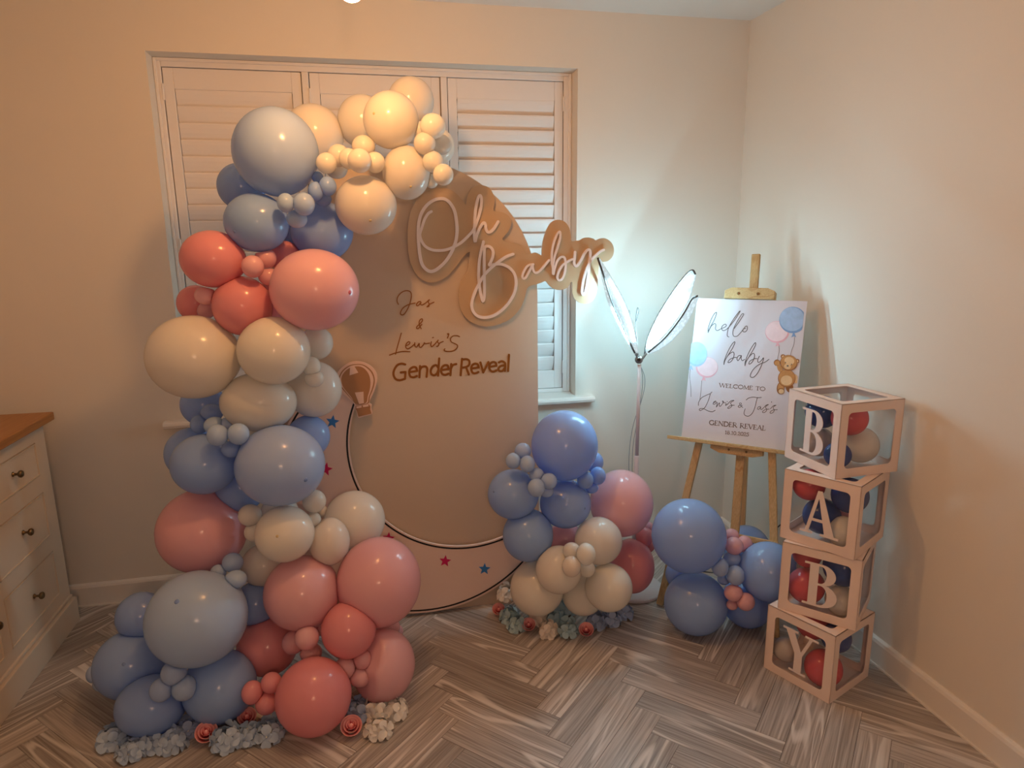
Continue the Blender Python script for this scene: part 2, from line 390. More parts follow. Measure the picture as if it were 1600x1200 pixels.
# walls, ceiling
wb = join(box((XL-0.1, D, 0), (WX0, D+0.25, H)), box((WX1, D, 0), (XR+0.1, D+0.25, H)), box((WX0, D, 0), (WX1, D+0.25, WZ0-0.03)), box((WX0, D, WZ1), (WX1, D+0.25, H)))
struct(obj('wall_back', wb, M['wall'], origin=(0, D, 0)))
struct(obj('wall_right', box((XR, YB-1.5, 0), (XR+0.1, D, H)), M['wall'], origin=(XR, 0, 0)))
struct(obj('wall_left', box((XL-0.1, YB-1.5, 0), (XL, D, H)), M['wall'], origin=(XL, 0, 0)))
struct(obj('ceiling', box((XL-0.1, YB-1.5, H), (XR+0.1, D+0.25, H+0.08)), M['ceiling'], origin=(0, 0, H)))
def skirting(name, a, b, n):
    a = np.array(a, float); b = np.array(b, float); n = np.array(n, float); d = (b-a)/np.linalg.norm(b-a)
    prof = [(0, 0), (0.016, 0), (0.016, 0.082), (0.012, 0.092), (0.005, 0.097), (0, 0.097)]
    V = []
    for p in (a, b): V += [p+n*q+np.array([0, 0, h]) for q, h in prof]
    k = len(prof)
    Fc = [(i, (i+1) % k, k+(i+1) % k, k+i) for i in range(k)]+[tuple(range(k)), tuple(range(k, 2*k))]
    o = struct(obj(name, (np.array(V), Fc), M['trim'], origin=a))
    bead = bar(a+n*0.0185+np.array([0, 0, 0.003]), b+n*0.0185+np.array([0, 0, 0.003]), 0.005, 0.006, n)
    obj('sealant_bead', bead, M['trim'], o)
skirting('baseboard_back', (XL, D, 0), (XR-0.016, D, 0), (0, -1, 0))
skirting('baseboard_right', (XR, D, 0), (XR, YB-1.4, 0), (-1, 0, 0))

# window with shutters
win = struct(thing('window_1', 'x', 'x', (0.0885, D, WZ0)))
for k in ('label', 'category'): del win[k]
YS = 3.0                                                     # front of the shutter frame
fr = 0.025
obj('shutter_frame', join(box((WX0, YS, WZ0), (WX0+fr, YS+0.05, WZ1)), box((WX1-0.034, YS, WZ0), (WX1, YS+0.05, WZ1)),
    box((WX0+fr, YS, WZ1-0.032), (WX1-0.034, YS+0.05, WZ1)), box((WX0+fr, YS, WZ0), (WX1-0.034, YS+0.05, WZ0+0.018)),
    box((-0.202, YS, WZ0+0.018), (-0.175, YS+0.05, WZ1-0.032)), box((0.353, YS, WZ0+0.018), (0.380, YS+0.05, WZ1-0.032))), M['shutter'], win, bevel=0.003)
obj('frame_lip', join(box((WX0+0.001, YS-0.008, WZ0), (WX0+0.012, YS-0.0005, WZ1-0.001)), box((WX1-0.014, YS-0.008, WZ0), (WX1-0.001, YS-0.0005, WZ1-0.001)),
    box((WX0+0.012, YS-0.008, WZ1-0.013), (WX1-0.014, YS-0.0005, WZ1-0.001))), M['shutter'], win, bevel=0.002)
obj('window_pane', box((WX0, YS+0.16, WZ0), (WX1, YS+0.17, WZ1)), M['night'], win)
# board with a rounded nose
sy0 = D-0.045
prof = [(YS+0.02, WZ0), (sy0+0.012, WZ0), (sy0+0.003, WZ0-0.005), (sy0, WZ0-0.014), (sy0+0.003, WZ0-0.024), (sy0+0.012, WZ0-0.029), (D-0.0005, WZ0-0.029)]
SX0, SX1 = -0.828, 1.002
V = []
for x in (SX0, SX1): V += [(x, min(y, D-0.0005), z) for y, z in prof]
k = len(prof); nose = (np.array(V), [(i, (i+1) % k, k+(i+1) % k, k+i) for i in range(k)]+[tuple(range(k)), tuple(range(k, 2*k))])
obj('window_sill', join(nose, box((WX0+0.001, D-0.0005, WZ0-0.029), (WX1-0.001, YS+0.03, WZ0))), M['trim'], win)
LSP = 0.0638
lou_cache = {}
for pi, (x0, x1) in enumerate(((-0.7165, -0.2035), (-0.1735, 0.3515), (0.3815, 0.8845))):
    z0, z1 = WZ0+0.020, WZ1-0.034; g = 0.0015; st = 0.037; y0, y1 = YS+0.006, YS+0.032
    x0 += g; x1 -= g
    sp = obj('shutter_panel', join(box((x0, y0, z0), (x0+st, y1, z1)), box((x1-st, y0, z0), (x1, y1, z1)),
        box((x0+st, y0, 2.066), (x1-st, y1, z1)), box((x0+st, y0, z0), (x1-st, y1, 0.878))), M['shutter'], win, bevel=0.002)
    w = (x1-st-0.002)-(x0+st+0.002)
    prof2 = [(math.cos(t)*0.037, math.sin(t)*0.0055) for t in np.linspace(0, 2*math.pi, 13)[:-1]]
    # closed on the left panels, the right one a little more open
    tl = math.radians((78, 76, 70)[pi])
    V = []
    for x in (-w/2, w/2): V += [(x, -p*math.cos(tl)+q*math.sin(tl), p*math.sin(tl)+q*math.cos(tl)) for p, q in prof2]
    k = 12; me = bpy.data.meshes.new('louvre'); me.from_pydata(V, [], [(i, (i+1) % k, k+(i+1) % k, k+i) for i in range(k)]+[tuple(range(k))[::-1], tuple(range(k, 2*k))])
    me.materials.append(M['shutter'])
    nl = 18; zs = np.linspace(0.878+0.034, 2.066-0.034, nl+1)
    for z in zs: inst('louvre', me, sp, ((x0+x1)/2, YS+0.019, z))
    for z in (z1-0.09, (z0+z1)/2, z0+0.10):
        hx = (x0-0.002, x0-0.002, x1+0.002)[pi]
        obj('hinge', lathe([(0.0045, 0), (0.0045, 0.06)], (hx, YS-0.001, z-0.03), 10), M['shutter'], sp)

# ================================================================ PENDANT LAMP AND ADDED FILL BULB
def pendant(label, x, y, ztip, strength, col=BULB_COL):
    t = thing('pendant_lamp', label, 'lamp', (x, y, ztip))
    m, nt, b = emit_mat('warm_bulb_%s' % label[:4], col, strength, (1, 0.9, 0.7))
    zc = ztip+0.030
    obj('bulb', lathe([(0.001, -0.030)]+[(0.030*math.sin(a), -0.030*math.cos(a)) for a in np.linspace(0.3, 2.3, 10)]+[(0.014, 0.04), (0.013, 0.055)], (x, y, zc), 24), m, t, smooth=True)
    obj('bulb_holder', lathe([(0.014, 0.056), (0.019, 0.058), (0.019, 0.095), (0.010, 0.105), (0.004, 0.108)], (x, y, zc), 20), M['lamp_white'], t)
    obj('cord', tube([(x, y, zc+0.106), (x, y, 2.375)], 0.003), M['lamp_white'], t)
    obj('ceiling_rose', lathe([(0.045, 2.399-zc), (0.045, 2.385-zc), (0.03, 2.372-zc), (0.006, 2.368-zc)], (x, y, zc), 28), M['lamp_white'], t)
pendant('warm glowing bulb hanging from the ceiling at the top edge', 0.006, 1.75, 2.024, BULB_STR)
pendant('second warm pendant bulb hanging nearer the viewer, out of frame', 0.05, -0.75, 1.60, FILL_BULB_STR, FILL_BULB_COL)  # unseen fill source behind the camera; its pendant form is made up

# ================================================================ ARCHED BACKDROP
PY = 2.52; pl_panel = Plane((0, PY, 0), (0, -1, 0))
AX, AZ, AR = 0.1555, 1.281, 0.4865
back = thing('arch_backdrop', 'tall nude arched backdrop board with gold lettering', 'backdrop', (AX, PY+0.012, 0))
arch = [(AX-AR, 0.001), (AX+AR+0.004, 0.001)]+[(AX+AR*math.cos(t), AZ+AR*math.sin(t)) for t in np.linspace(0, math.pi, 56)]
obj('board', prism([(x, PY, z) for x, z in arch], (0, 1, 0), 0, 0.018), M['panel'], back)
obj('rear_foot', join(box((0.05, PY+0.0185, 0.001), (0.09, PY+0.25, 0.03)), bar((0.07, PY+0.23, 0.02), (0.07, PY+0.02, 0.9), 0.03, 0.02, (1, 0, 0))), M['panel_edge'], back)
def letters(parent, name, strokes, fn, hw, pl, a, b, mat, n=6):
    ps = []
    for s in strokes:
        s2 = [fn(*p) for p in s]
        ps.append(ribbon_px(s2, hw, pl, a, b, n, smooth=len(s2) > 2))
    return obj(name, join(*ps), mat, parent)
cj = lambda x, y: (605+x/10, 445+y/10)
letters(back, 'lettering', [
 [(175,305),(155,260),(160,200),(200,140),(260,100),(320,92),(365,115),(378,170),(365,250),(340,330),(300,410),(255,465),(215,465),(208,430),(240,370),(300,325),(360,300),(435,285)],
 [(520,260),(490,265),(460,300),(460,325),(490,320),(530,270),(520,300),(545,315),(600,285)], [(600,285),(660,230),(640,265),(655,300),(650,335),(620,345)], [(620,345),(660,305),(730,272)]],
 cj, 0.85, pl_panel, 0.0002, 0.0012, M['gold_vinyl'])
letters(back, 'lettering', [[(530,685),(500,620),(505,560),(540,530),(550,560),(510,610),(465,650),(460,680),(490,680),(520,640),(540,620)]], cj, 0.85, pl_panel, 0.0002, 0.0012, M['gold_vinyl'])
letters(back, 'lettering', [
 [(220,755),(190,860),(150,1000),(130,1085)], [(35,1098),(130,1065),(250,1040),(355,1045)],
 [(295,950),(340,930),(355,900),(330,890),(295,930),(290,975),(320,1000),(370,975),(430,925)], [(430,905),(435,960),(460,970),(500,915),(500,965),(530,975),(570,930),(580,905),(600,920),(660,910)],
 [(690,890),(680,940),(700,965),(750,920)], [(708,826),(722,822)], [(750,920),(800,860),(785,890),(810,925),(790,960),(770,960)], [(790,960),(820,910),(875,885)],
 [(940,765),(962,765),(955,800),(940,830)], [(945,772),(958,778)],
 [(1130,810),(1090,795),(1030,800),(990,840),(1000,890),(1060,920),(1100,950),(1080,1000),(1020,1035),(940,1040),(890,1025),(900,1000)]],
 cj, 0.85, pl_panel, 0.0002, 0.0012, M['gold_vinyl'])
cg = lambda x, y: (605+x/8, 545+y/8)
letters(back, 'lettering', [
 [(225,195),(180,185),(125,205),(85,270),(80,330),(110,380),(160,392),(222,375)], [(222,375),(228,290)], [(228,290),(170,295)],
 [(275,292),(375,276)], [(375,276),(360,235),(325,228),(285,255),(275,300),(290,345),(330,355),(370,340)],
 [(410,215),(402,355)], [(405,270),(430,230),(475,220),(500,250),(492,350)],
 [(650,120),(635,335)], [(640,240),(610,205),(570,220),(545,265),(550,310),(585,330),(620,310),(640,270)],
 [(672,267),(768,251)], [(768,251),(755,210),(720,205),(685,230),(672,275),(690,315),(725,325),(765,310)],
 [(800,190),(790,330)], [(795,250),(820,205),(862,190)]], cg, 1.75, pl_panel, 0.0002, 0.0012, M['gold_vinyl'])
letters(back, 'lettering', [
 [(935,125),(918,330)], [(935,135),(990,130),(1025,150),(1025,195),(990,225),(930,235)], [(985,230),(1020,320)],
 [(1050,247),(1145,231)], [(1145,231),(1130,195),(1095,185),(1060,210),(1050,255),(1070,300),(1105,305),(1140,290)],
 [(1165,170),(1200,295)], [(1200,295),(1265,165)], [(1275,227),(1365,211)], [(1365,211),(1355,175),(1320,165),(1285,190),(1275,235),(1295,275),(1330,285),(1365,270)],
 [(1395,170),(1430,155),(1465,170),(1475,200),(1470,275)], [(1470,205),(1420,215),(1390,245),(1400,275),(1440,275),(1470,240)], [(1522,75),(1510,275)]],
 cg, 1.75, pl_panel, 0.0002, 0.0012, M['gold_vinyl'])

# crescent moon
MY = 2.505; pl_moon = Plane((0, MY-0.010, 0), (0, -1, 0)); nY = np.array([0, -1.0, 0])
IC, IR = np.array([0.349, 0.724]), 0.448; OC, OR = np.array([0.181, 0.567]), 0.5417
def circ(c, r, a0, a1, n): return [(c[0]+r*math.cos(t), c[1]+r*math.sin(t)) for t in np.linspace(a0, a1, n)]
def inter(c0, r0, c1, r1):
    d = c1-c0; L = np.linalg.norm(d); d /= L; a = (r0*r0-r1*r1+L*L)/(2*L); h = math.sqrt(r0*r0-a*a); p = c0+a*d; m = np.array([-d[1], d[0]])
    return p+h*m, p-h*m
ir, orr = IR-0.009, OR+0.0115
q1, q2 = inter(OC, orr, IC, ir)
top_t, low_t = (q1, q2) if q1[1] > q2[1] else (q2, q1)
ZT = 0.945                                                   # the crescent ends behind the little balloon plaque
ai_top = math.pi-math.asin((ZT-IC[1])/ir); ao_top = math.pi-math.asin((ZT-OC[1])/orr)
ai_low = math.atan2(low_t[1]-IC[1], low_t[0]-IC[0]) % (2*math.pi); ao_low = math.atan2(low_t[1]-OC[1], low_t[0]-OC[0]) % (2*math.pi)
moon2 = circ(IC, ir, ai_top, ai_low, 60)[:-1]+circ(OC, orr, ao_low, ao_top, 70)
moon = thing('moon_board', 'pale crescent moon board with black outline standing against the arch', 'moon board', (0.0, MY, 0.0))
zmin = min(z for x, z in moon2)
obj('board', prism([(x, MY, z-min(0, zmin-0.001)) for x, z in moon2], nY, 0, 0.010), M['moon'], moon)
class P3:
    """drawing plane addressed in metres (x, z)"""
    def __init__(s, y): s.y = y; s.n = np.array([0, -1.0, 0])
    def pt(s, x, z): return np.array([x, s.y, z])
pm3 = P3(MY-0.010)
obj('outline', ribbon_px(circ(IC, IR, ai_top+0.02, ai_low-0.12, 70), 0.0033, pm3, 0.0002, 0.0010, smooth=False), M['black'], moon)
obj('outline', ribbon_px(circ(OC, OR, ao_low-0.08, ao_top-0.02, 80), 0.0033, pm3, 0.0002, 0.0010, smooth=False), M['black'], moon)
def star(px, py, r, mat, rot=0.0):
    P = [pl_moon.pt(px+(r if i % 2 == 0 else r*0.44)*math.sin(rot+i*math.pi/5), py-(r if i % 2 == 0 else r*0.44)*math.cos(rot+i*math.pi/5)) for i in range(10)]
    obj('star', prism(P, nY, 0.0002, 0.0012), mat, moon)
star(519.5, 659, 11, M['star_blue'], 0.15); star(509, 733, 11, M['star_pink'], 0.2); star(607, 841, 10, M['star_pink'], 0.1)
star(695.5, 876.5, 9.5, M['star_pink'], 0.12); star(757, 889, 9.5, M['star_blue'], 0.05)

# little hot air balloon plaque
hb = lambda x, y: (520+x/11.43, 555+y/11.43)
HYp = MY-0.013; pl_hot = Plane((0, HYp, 0), (0, -1, 0))
hot = thing('balloon_plaque', 'small hot air balloon plaque at the tip of the crescent moon', 'plaque', onY(*hb(480, 1100), HYp))
out = spline([(440,105),(330,120),(220,170),(110,270),(60,380),(75,520),(160,650),(280,760),(385,870),(400,900),(400,960),(425,1000),(455,1105),(560,1085),(690,1045),(710,1010),(690,930),(695,880),(660,850),(660,800),(720,680),(770,540),(795,420),(780,310),(700,205),(580,135)], 4, True)
obj('back_plate', prism([pl_hot.pt(*hb(*p)) for p in out], nY, 0, 0.008), M['pink_card'], hot)
band = spline([(425,150),(320,165),(220,220),(140,310),(105,420),(130,530),(210,640),(310,750),(400,850),(420,880),(540,870),(640,845),(660,740),(710,620),(745,500),(745,390),(700,280),(610,195),(520,155)], 4, True)
obj('tan_band', prism([pl_hot.pt(*hb(*p)) for p in band], nY, 0.0082, 0.0092), M['tan'], hot)  # tan card layer around the envelope
rim = spline([(425,165),(330,180),(235,235),(160,320),(125,420),(150,530),(225,630),(320,745),(405,850),(430,870),(540,860),(620,840),(640,740),(690,610),(722,490),(722,395),(680,295),(600,215),(515,170)], 4, True)
obj('pale_band', prism([pl_hot.pt(*hb(*p)) for p in rim], nY, 0.0094, 0.0100), M['pink_card'], hot)
env = spline([(420,190),(330,205),(240,260),(170,350),(155,450),(190,560),(260,650),(340,750),(400,850),(500,865),(600,830),(625,720),(660,600),(672,470),(650,350),(590,255),(510,200)], 4, True)
obj('envelope', prism([pl_hot.pt(*hb(*p)) for p in env], nY, 0.0102, 0.0110), M['tan'], hot)
for q in ([(310,195),(385,185),(455,300),(300,350)], [(395,655),(548,640),(555,845),(470,860)]):
    obj('gore', prism([pl_hot.pt(*hb(*p)) for p in q], nY, 0.0112, 0.0120), M['pink_card'], hot)
obj('basket', prism([pl_hot.pt(*hb(*p)) for p in [(405,900),(640,870),(670,900),(668,960),(690,1030),(460,1085),(430,985),(408,950)]], nY, 0.0082, 0.0110), M['tan'], hot)
for q in ([(420,905),(512,888),(515,920),(422,938)], [(535,885),(630,868),(640,900),(540,915)]):
    obj('basket_gap', prism([pl_hot.pt(*hb(*p)) for p in q], nY, 0.0112, 0.0118), M['pink_card'], hot)

# the sign in front of the arch
SY = 2.512; pl_sign = Plane((0, SY-0.006, 0), (0, -1, 0)); s4 = lambda x, y: (600+x/4, 260+y/4)
so = [(605,117),(655,132),(682,172),(690,225),(684,272),(705,284),(745,288),(782,312),(795,350),(782,398),(755,432),(738,452),(770,478),(820,480),(862,498),(888,545),(915,546),(945,538),(972,548),(985,556),(987,520),(996,455),(1018,392),(1045,350),(1085,333),(1130,346),(1158,385),(1168,430),(1171,466),(1200,464),(1222,462),(1245,448),(1278,444),(1310,452),(1324,462),(1350,450),(1385,450),(1420,474),(1437,514),(1430,560),(1402,590),(1372,597),(1348,604),(1341,650),(1337,710),(1332,772),(1312,830),(1272,857),(1228,855),(1194,830),(1178,790),(1178,740),(1172,722),(1148,756),(1110,772),(1068,768),(1032,744),(1010,718),(985,727),(950,738),(915,748),(892,765),(882,812),(860,872),(820,926),(770,966),(700,992),(640,1000),(570,985),(510,945),(475,880),(467,810),(475,742),(498,692),(520,655),(528,605),(536,545),(528,538),(490,572),(440,640),(390,690),(330,720),(280,725),(222,696),(177,632),(156,560),(148,480),(148,400),(158,320),(186,238),(235,178),(290,145),(345,132),(405,142),(455,172),(495,220),(512,238),(520,200),(532,160),(562,127)]
sign = thing('script_sign', 'tan cut-out sign with white script reading Oh Baby on the arch', 'sign', onY(*s4(640, 1000), SY))
so_s = spline(so, 3, True)
obj('board', prism([pl_sign.pt(*s4(*p)) for p in so_s], nY, -0.006, 0), M['board'], sign)
ca = lambda x, y: (640+x/8.889, 280+y/8.889); cb = lambda x, y: (710+x/8.569, 370+y/8.569); cc = lambda x, y: (800+x/8.571, 340+y/8.571)
NT = 0.0075
def neon(st, fn, hw=2.35, closed=False):
    obj('script_stroke', ribbon_px([fn(*p) for p in st], hw, pl_sign, 0.0005, NT, 5, closed), M['letter_white'], sign)
neon([(430,270),(340,290),(240,360),(160,480),(125,620),(120,760),(125,900),(140,1050),(170,1175),(225,1250),(289,1280),(360,1260),(440,1200),(520,1110),(590,990),(638,860),(655,740),(650,600),(620,440),(560,335),(495,283)], ca, 2.5, True)
neon([(300,450),(255,480),(205,560),(165,680),(140,770),(165,860),(220,935),(310,980),(420,990),(520,975),(620,935),(720,875),(820,780),(880,710),(920,620),(960,500),(985,400),(995,300),(985,240),(965,230),(945,270),(920,380),(905,500),(900,620),(895,740),(905,870),(925,790),(960,700),(1000,630),(1030,605),(1048,630),(1055,690),(1080,735),(1120,730),(1170,680),(1225,590)], ca, 2.2)
neon([(385,65),(378,100),(352,200),(330,330),(322,480),(325,600),(340,720),(360,810),(376,860),(394,810),(398,700),(396,550),(395,400),(395,250),(400,150),(430,125),(480,140),(512,190),(510,260),(485,330),(465,378),(500,376),(560,364),(620,366),(680,385),(740,422),(795,490),(820,580),(815,680),(780,790),(700,910),(600,1005),(500,1060),(400,1078),(310,1060),(250,1000),(228,920),(240,830),(280,720),(330,620),(380,530),(450,450),(540,370),(620,310),(700,260),(780,232)], cb, 2.2)
neon([(280,625),(240,630),(190,660),(150,730),(135,790),(150,815),(180,800),(215,740),(250,670),(270,625),(272,670),(288,722),(322,738),(370,710),(430,640),(490,570)], cc, 1.7)
neon([(545,700),(528,600),(530,460),(550,350),(585,250),(625,190),(640,210),(635,290),(605,400),(570,500),(548,600),(542,700),(548,760),(565,680),(600,580),(650,530),(690,530),(710,590),(710,680),(690,770),(655,830),(615,835),(600,790),(625,710),(670,640),(720,600),(770,570),(810,555)], cc, 1.7)
neon([(838,460),(832,540),(825,600),(842,645),(872,640),(912,580),(960,490),(1000,437),(1030,432),(1042,480),(1030,600),(1015,750),(995,900),(970,1000),(945,1030),(930,990),(940,880),(970,760),(1010,650),(1060,560),(1120,500),(1180,450),(1220,432)], cc, 1.9)
for p in ((690, 330), (300, 450), (700, 700)):
    c = pl_sign.pt(*s4(*p)); obj('standoff', lathe([(0.008, 0), (0.008, PY-SY-0.0005)], c+np.array([0, 0.0062, 0]), 12, (0, 1, 0)), M['metal'], sign)

# ================================================================ BALLOONS
def pxd(P): return MR[2] @ (np.array(P)-CAM)
BALL = []                                                    # (centre, right, up, forward radii, mat, label, group, tip)
def spine(py):                                               # depth of the middle of the arch garland at a given height
    return float(np.interp(py, [150, 450, 600, 740, 850, 960, 1050, 1150], [2.36, 2.34, 2.33, 2.30, 2.26, 2.20, 2.14, 2.10]))
LAY = {'bb': 0.17, 'b': 0.10, 'm': 0.0, 'f': -0.10, 's': -0.16, 't': -0.20}
def bal(px, py, rx, ry, lay, mat, label, group, tip=None, sp=None):
    rm = (rx+ry)/2
    if lay == 'g':                                           # resting on the floor
        lo, hi = 1.2, 3.2
        for _ in range(50):
            Y = (lo+hi)/2; P = onY(px, py, Y); z = P[2]-ry*pxd(P)/F
            if z > 0.002: lo = Y
            else: hi = Y
        Y = (lo+hi)/2
    elif isinstance(lay, (int, float)): Y = lay
    else: Y = (sp or spine(py))+LAY[lay]
    P = onY(px, py, Y); d = pxd(P)
    BALL.append(dict(c=P, rx=rx*d/F, ry=ry*d/F, r=rm*d/F, mat=mat, label=label, group=group, tip=tip))
GA = 'balloons of the arch garland'; GB = 'balloons of the cluster beside the arch board'; GC = 'balloons of the cluster under the easel'
def a(px, py, rx, ry, lay, mat, label, tip=None): bal(px, py, rx, ry, lay, mat, label, GA, tip)
# --- crown of white balloons
a(642, 158, 36, 36, 'b', 'white', 'topmost white balloon of the whole garland')
a(611, 188, 43, 43, 'f', 'white', 'large white balloon glowing orange near the garland top', (584, 177))
a(566, 190, 38, 40, 'b', 'white', 'white balloon half hidden behind the orange-lit one near the top')
a(490, 211, 46, 46, 'b', 'white', 'large white balloon behind the big pale blue top balloon')
a(635, 270, 37, 41, 'f', 'white', 'white balloon right of the hidden hook, above the Oh script', (642, 292))
a(572, 321, 47.5, 45, 'f', 'white', 'lowest large white balloon of the garland crown', (579, 345))
a(684, 229, 26, 28, 'b', 'white', 'medium white balloon behind the small ones at the far right of the crown')
a(676.5, 197, 20, 19, 's', 'white', 'small white balloon, topmost of the right hand crown bunch')
a(655, 203, 13, 13, 'f', 'white', 'small white balloon tucked behind the topmost of the right crown bunch')
a(663.5, 224, 17, 17, 's', 'white', 'small white balloon, left of the right hand crown bunch')
a(691, 226, 15, 15, 'f', 'white', 'small white balloon, right edge of the right hand crown bunch')
a(676.5, 253, 16.5, 16.5, 's', 'white', 'small white balloon in the lower half of the right crown bunch')
a(692.5, 273, 16, 16.5, 't', 'white', 'small white balloon, lowest of the right hand crown bunch')
a(674, 283, 11, 11, 'f', 'white', 'tiny white balloon peeping out under the right crown bunch')
a(568, 229, 18, 17, 'f', 'ivory', 'small ivory balloon, top of the knot in the middle of the crown')
a(562, 251, 18.5, 18.5, 't', 'white', 'small white balloon, frontmost of the middle crown knot')
a(545, 248, 15, 16, 's', 'white', 'small white balloon left behind the frontmost of the crown knot')
a(586, 254, 15.5, 16, 's', 'ivory', 'small ivory balloon, right end of the middle crown knot')
a(529, 243, 17, 17, 'f', 'ivory', 'small ivory balloon between the big blue top balloon and the crown knot')
a(510, 255, 16, 16, 's', 'white', 'small white balloon touching the big pale blue top balloon')
a(526, 264, 17, 15, 'm', 'ivory', 'small ivory balloon, lowest on the left of the crown knot')
# --- upper blue
a(431, 238, 65, 67, 'f', 'bluegrey', 'big pale blue balloon, highest blue one of the garland')
a(377, 292, 36, 36, 'b', 'blue', 'blue balloon half hidden behind the lower left of the top blue one')
a(401, 348, 49, 45, 'f', 'blue', 'blue balloon below the big top blue one, on the left', (366, 362))
a(503, 361, 48, 46, 'm', 'blue', 'blue balloon above the big pink one, on the right')
a(454, 364, 27, 27, 'b', 'blue', 'blue balloon deep in the gap above the upper coral ones')
a(446.5, 317, 13, 15, 't', 'bluegrey', 'small blue balloon, left of the trio under the top blue balloon')
a(475, 319, 16.5, 18, 't', 'bluegrey', 'small blue balloon, right of the trio under the top blue balloon')
a(464, 342, 16, 14, 's', 'bluegrey', 'small blue balloon, bottom of the trio under the top blue balloon')
a(512, 291, 13.5, 15, 's', 'blue', 'small blue balloon, right of the dark knot beside the white crown')
a(493.5, 299, 12, 15, 's', 'blue', 'small blue balloon, left of the dark knot beside the white crown')
a(496, 277, 9, 9, 'f', 'blue', 'tiny blue balloon, top of the dark knot beside the white crown')
a(505, 311, 13, 11, 'f', 'blue', 'small blue balloon, bottom of the dark knot beside the white crown')
# --- coral and pink
a(333, 405, 49, 44, 'f', 'coral', 'coral balloon at the upper left of the pink section')
a(446, 402, 25, 25, 'm', 'coral', 'coral balloon tucked between the blue ones and the big pink one')
a(492, 453, 68, 63, 's', 'pink', 'big pink balloon right of the coral ones, beside the gold script', (547, 457))
a(395, 416.5, 17, 17.5, 's', 'pink', 'small pink balloon, left of the trio beside the big pink balloon')
a(415, 404, 16.5, 17, 'f', 'pink', 'small pink balloon, top of the trio beside the big pink balloon')
a(419, 432, 15, 14, 'f', 'pink', 'small pink balloon, bottom of the trio beside the big pink balloon')
a(379, 478, 45, 46, 'f', 'coral', 'coral balloon in the middle, above the two ivory ones')
a(306, 474, 28, 28, 2.375, 'coral', 'coral balloon behind the left edge, above the big ivory one')
a(321, 462, 16.5, 14, 'f', 'pink', 'small pink balloon, upper of the pair at the left edge')
a(322, 484, 15, 14, 'm', 'pink', 'small pink balloon, lower of the pair at the left edge')
a(425, 470, 27, 30, 'm', 'coral', 'coral balloon squeezed behind the big pink one')
# --- middle whites
a(303, 558, 70, 65, 'f', 'ivory', 'biggest ivory balloon, sticking out at the left of the garland')
a(428, 548, 55, 53, 's', 'ivory', 'large ivory balloon under the big pink one', (384, 583))
a(495, 536, 25, 26, 'm', 'white', 'white balloon half hidden below the big pink one')
a(404, 628, 58, 46, 'f', 'white', 'wide white balloon above the big middle blue one')
a(491, 608, 42, 44, 'm', 'white', 'white balloon left of the hot air balloon plaque')
a(487, 573, 14, 16, 'f', 'white', 'small white balloon, upper of the pair over the plaque-side white one')
a(491, 591, 15, 14, 'f', 'white', 'small white balloon, lower of the pair over the plaque-side white one')
# --- middle blues
a(317, 632, 33, 33, 'b', 'blue', 'blue balloon wedged under the biggest ivory one')
a(331, 645, 17, 14, 'm', 'blue', 'small blue balloon, topmost of the middle blue bunch')
a(312, 663, 14, 15, 'm', 'blue', 'small blue balloon, leftmost of the middle blue bunch')
a(335.5, 665, 16.5, 14, 'f', 'bluegrey', 'small blue balloon behind the front pair of the middle blue bunch')
a(355, 664, 13, 12, 'f', 'bluegrey', 'small blue balloon between and behind the front pair of the middle bunch')
a(340, 680, 16, 17, 't', 'bluegrey', 'small pale blue balloon, left of the front pair in the middle bunch')
a(372.5, 678, 16.5, 17, 't', 'bluegrey', 'small pale blue balloon, right of the front pair in the middle bunch')
a(361.5, 702, 15.5, 13, 's', 'blue', 'small blue balloon, lowest of the middle blue bunch')
a(319.5, 725, 50, 47, 'f', 'blue', 'blue balloon left of the big middle blue one')
a(300, 708, 40, 40, 'b', 'blue', 'blue balloon behind the one at the left of the middle section')
a(438, 727, 68, 63, 's', 'bluegrey', 'big pale blue balloon in the middle of the garland', (478, 750))
a(482, 682, 33, 33, 'm', 'blue', 'blue balloon half hidden beside the upper blue star')
a(376, 762, 38, 38, 'm', 'blue', 'dark blue balloon in the gap above the big pink left one')
# --- lower pink and cream
a(316, 829, 67, 65, 'm', 'pink', 'big dusky pink balloon at the left, halfway down')
a(554, 813, 47, 46, 'm', 'white', 'large white balloon resting on the moon board')
a(491, 783, 18, 18, 'f', 'white', 'small white balloon under the big middle blue one, on the right')
a(489.5, 812, 12, 12, 'f', 'white', 'tiny white balloon beside the yellowish cream one')
a(503, 799, 9, 10, 'm', 'white', 'tiny white balloon squeezed against the moon-side white one')
a(390.5, 805, 18, 17, 'f', 'white', 'small white balloon left above the yellowish cream one')
a(396, 831, 14, 15, 'f', 'white', 'small white balloon left below, next to the big dusky pink one')
a(437, 797, 28, 22, 'm', 'white', 'white balloon behind the top of the yellowish cream one')
a(445, 834, 45, 43.5, 's', 'ivory', 'yellowish cream balloon at the front, below the big middle blue one', (433, 838))
a(515, 846, 31, 37, 'f', 'ivory', 'cream balloon above the two lower pink ones')
a(412, 883, 34, 33, 'm', 'ivory', 'cream balloon half hidden behind the upper lower-section pink one')
a(363.5, 879, 16, 15, 'f', 'bluegrey', 'small blue balloon, top of the trio under the dusky pink one')
a(341, 894, 12, 12, 'f', 'bluegrey', 'small blue balloon, left of the trio under the dusky pink one')
a(368.5, 905, 17, 14, 's', 'bluegrey', 'small blue balloon, right of the trio under the dusky pink one')
a(400, 943, 34, 34, 'm', 'blue', 'dark blue balloon in the gap left of the lower pink ones')
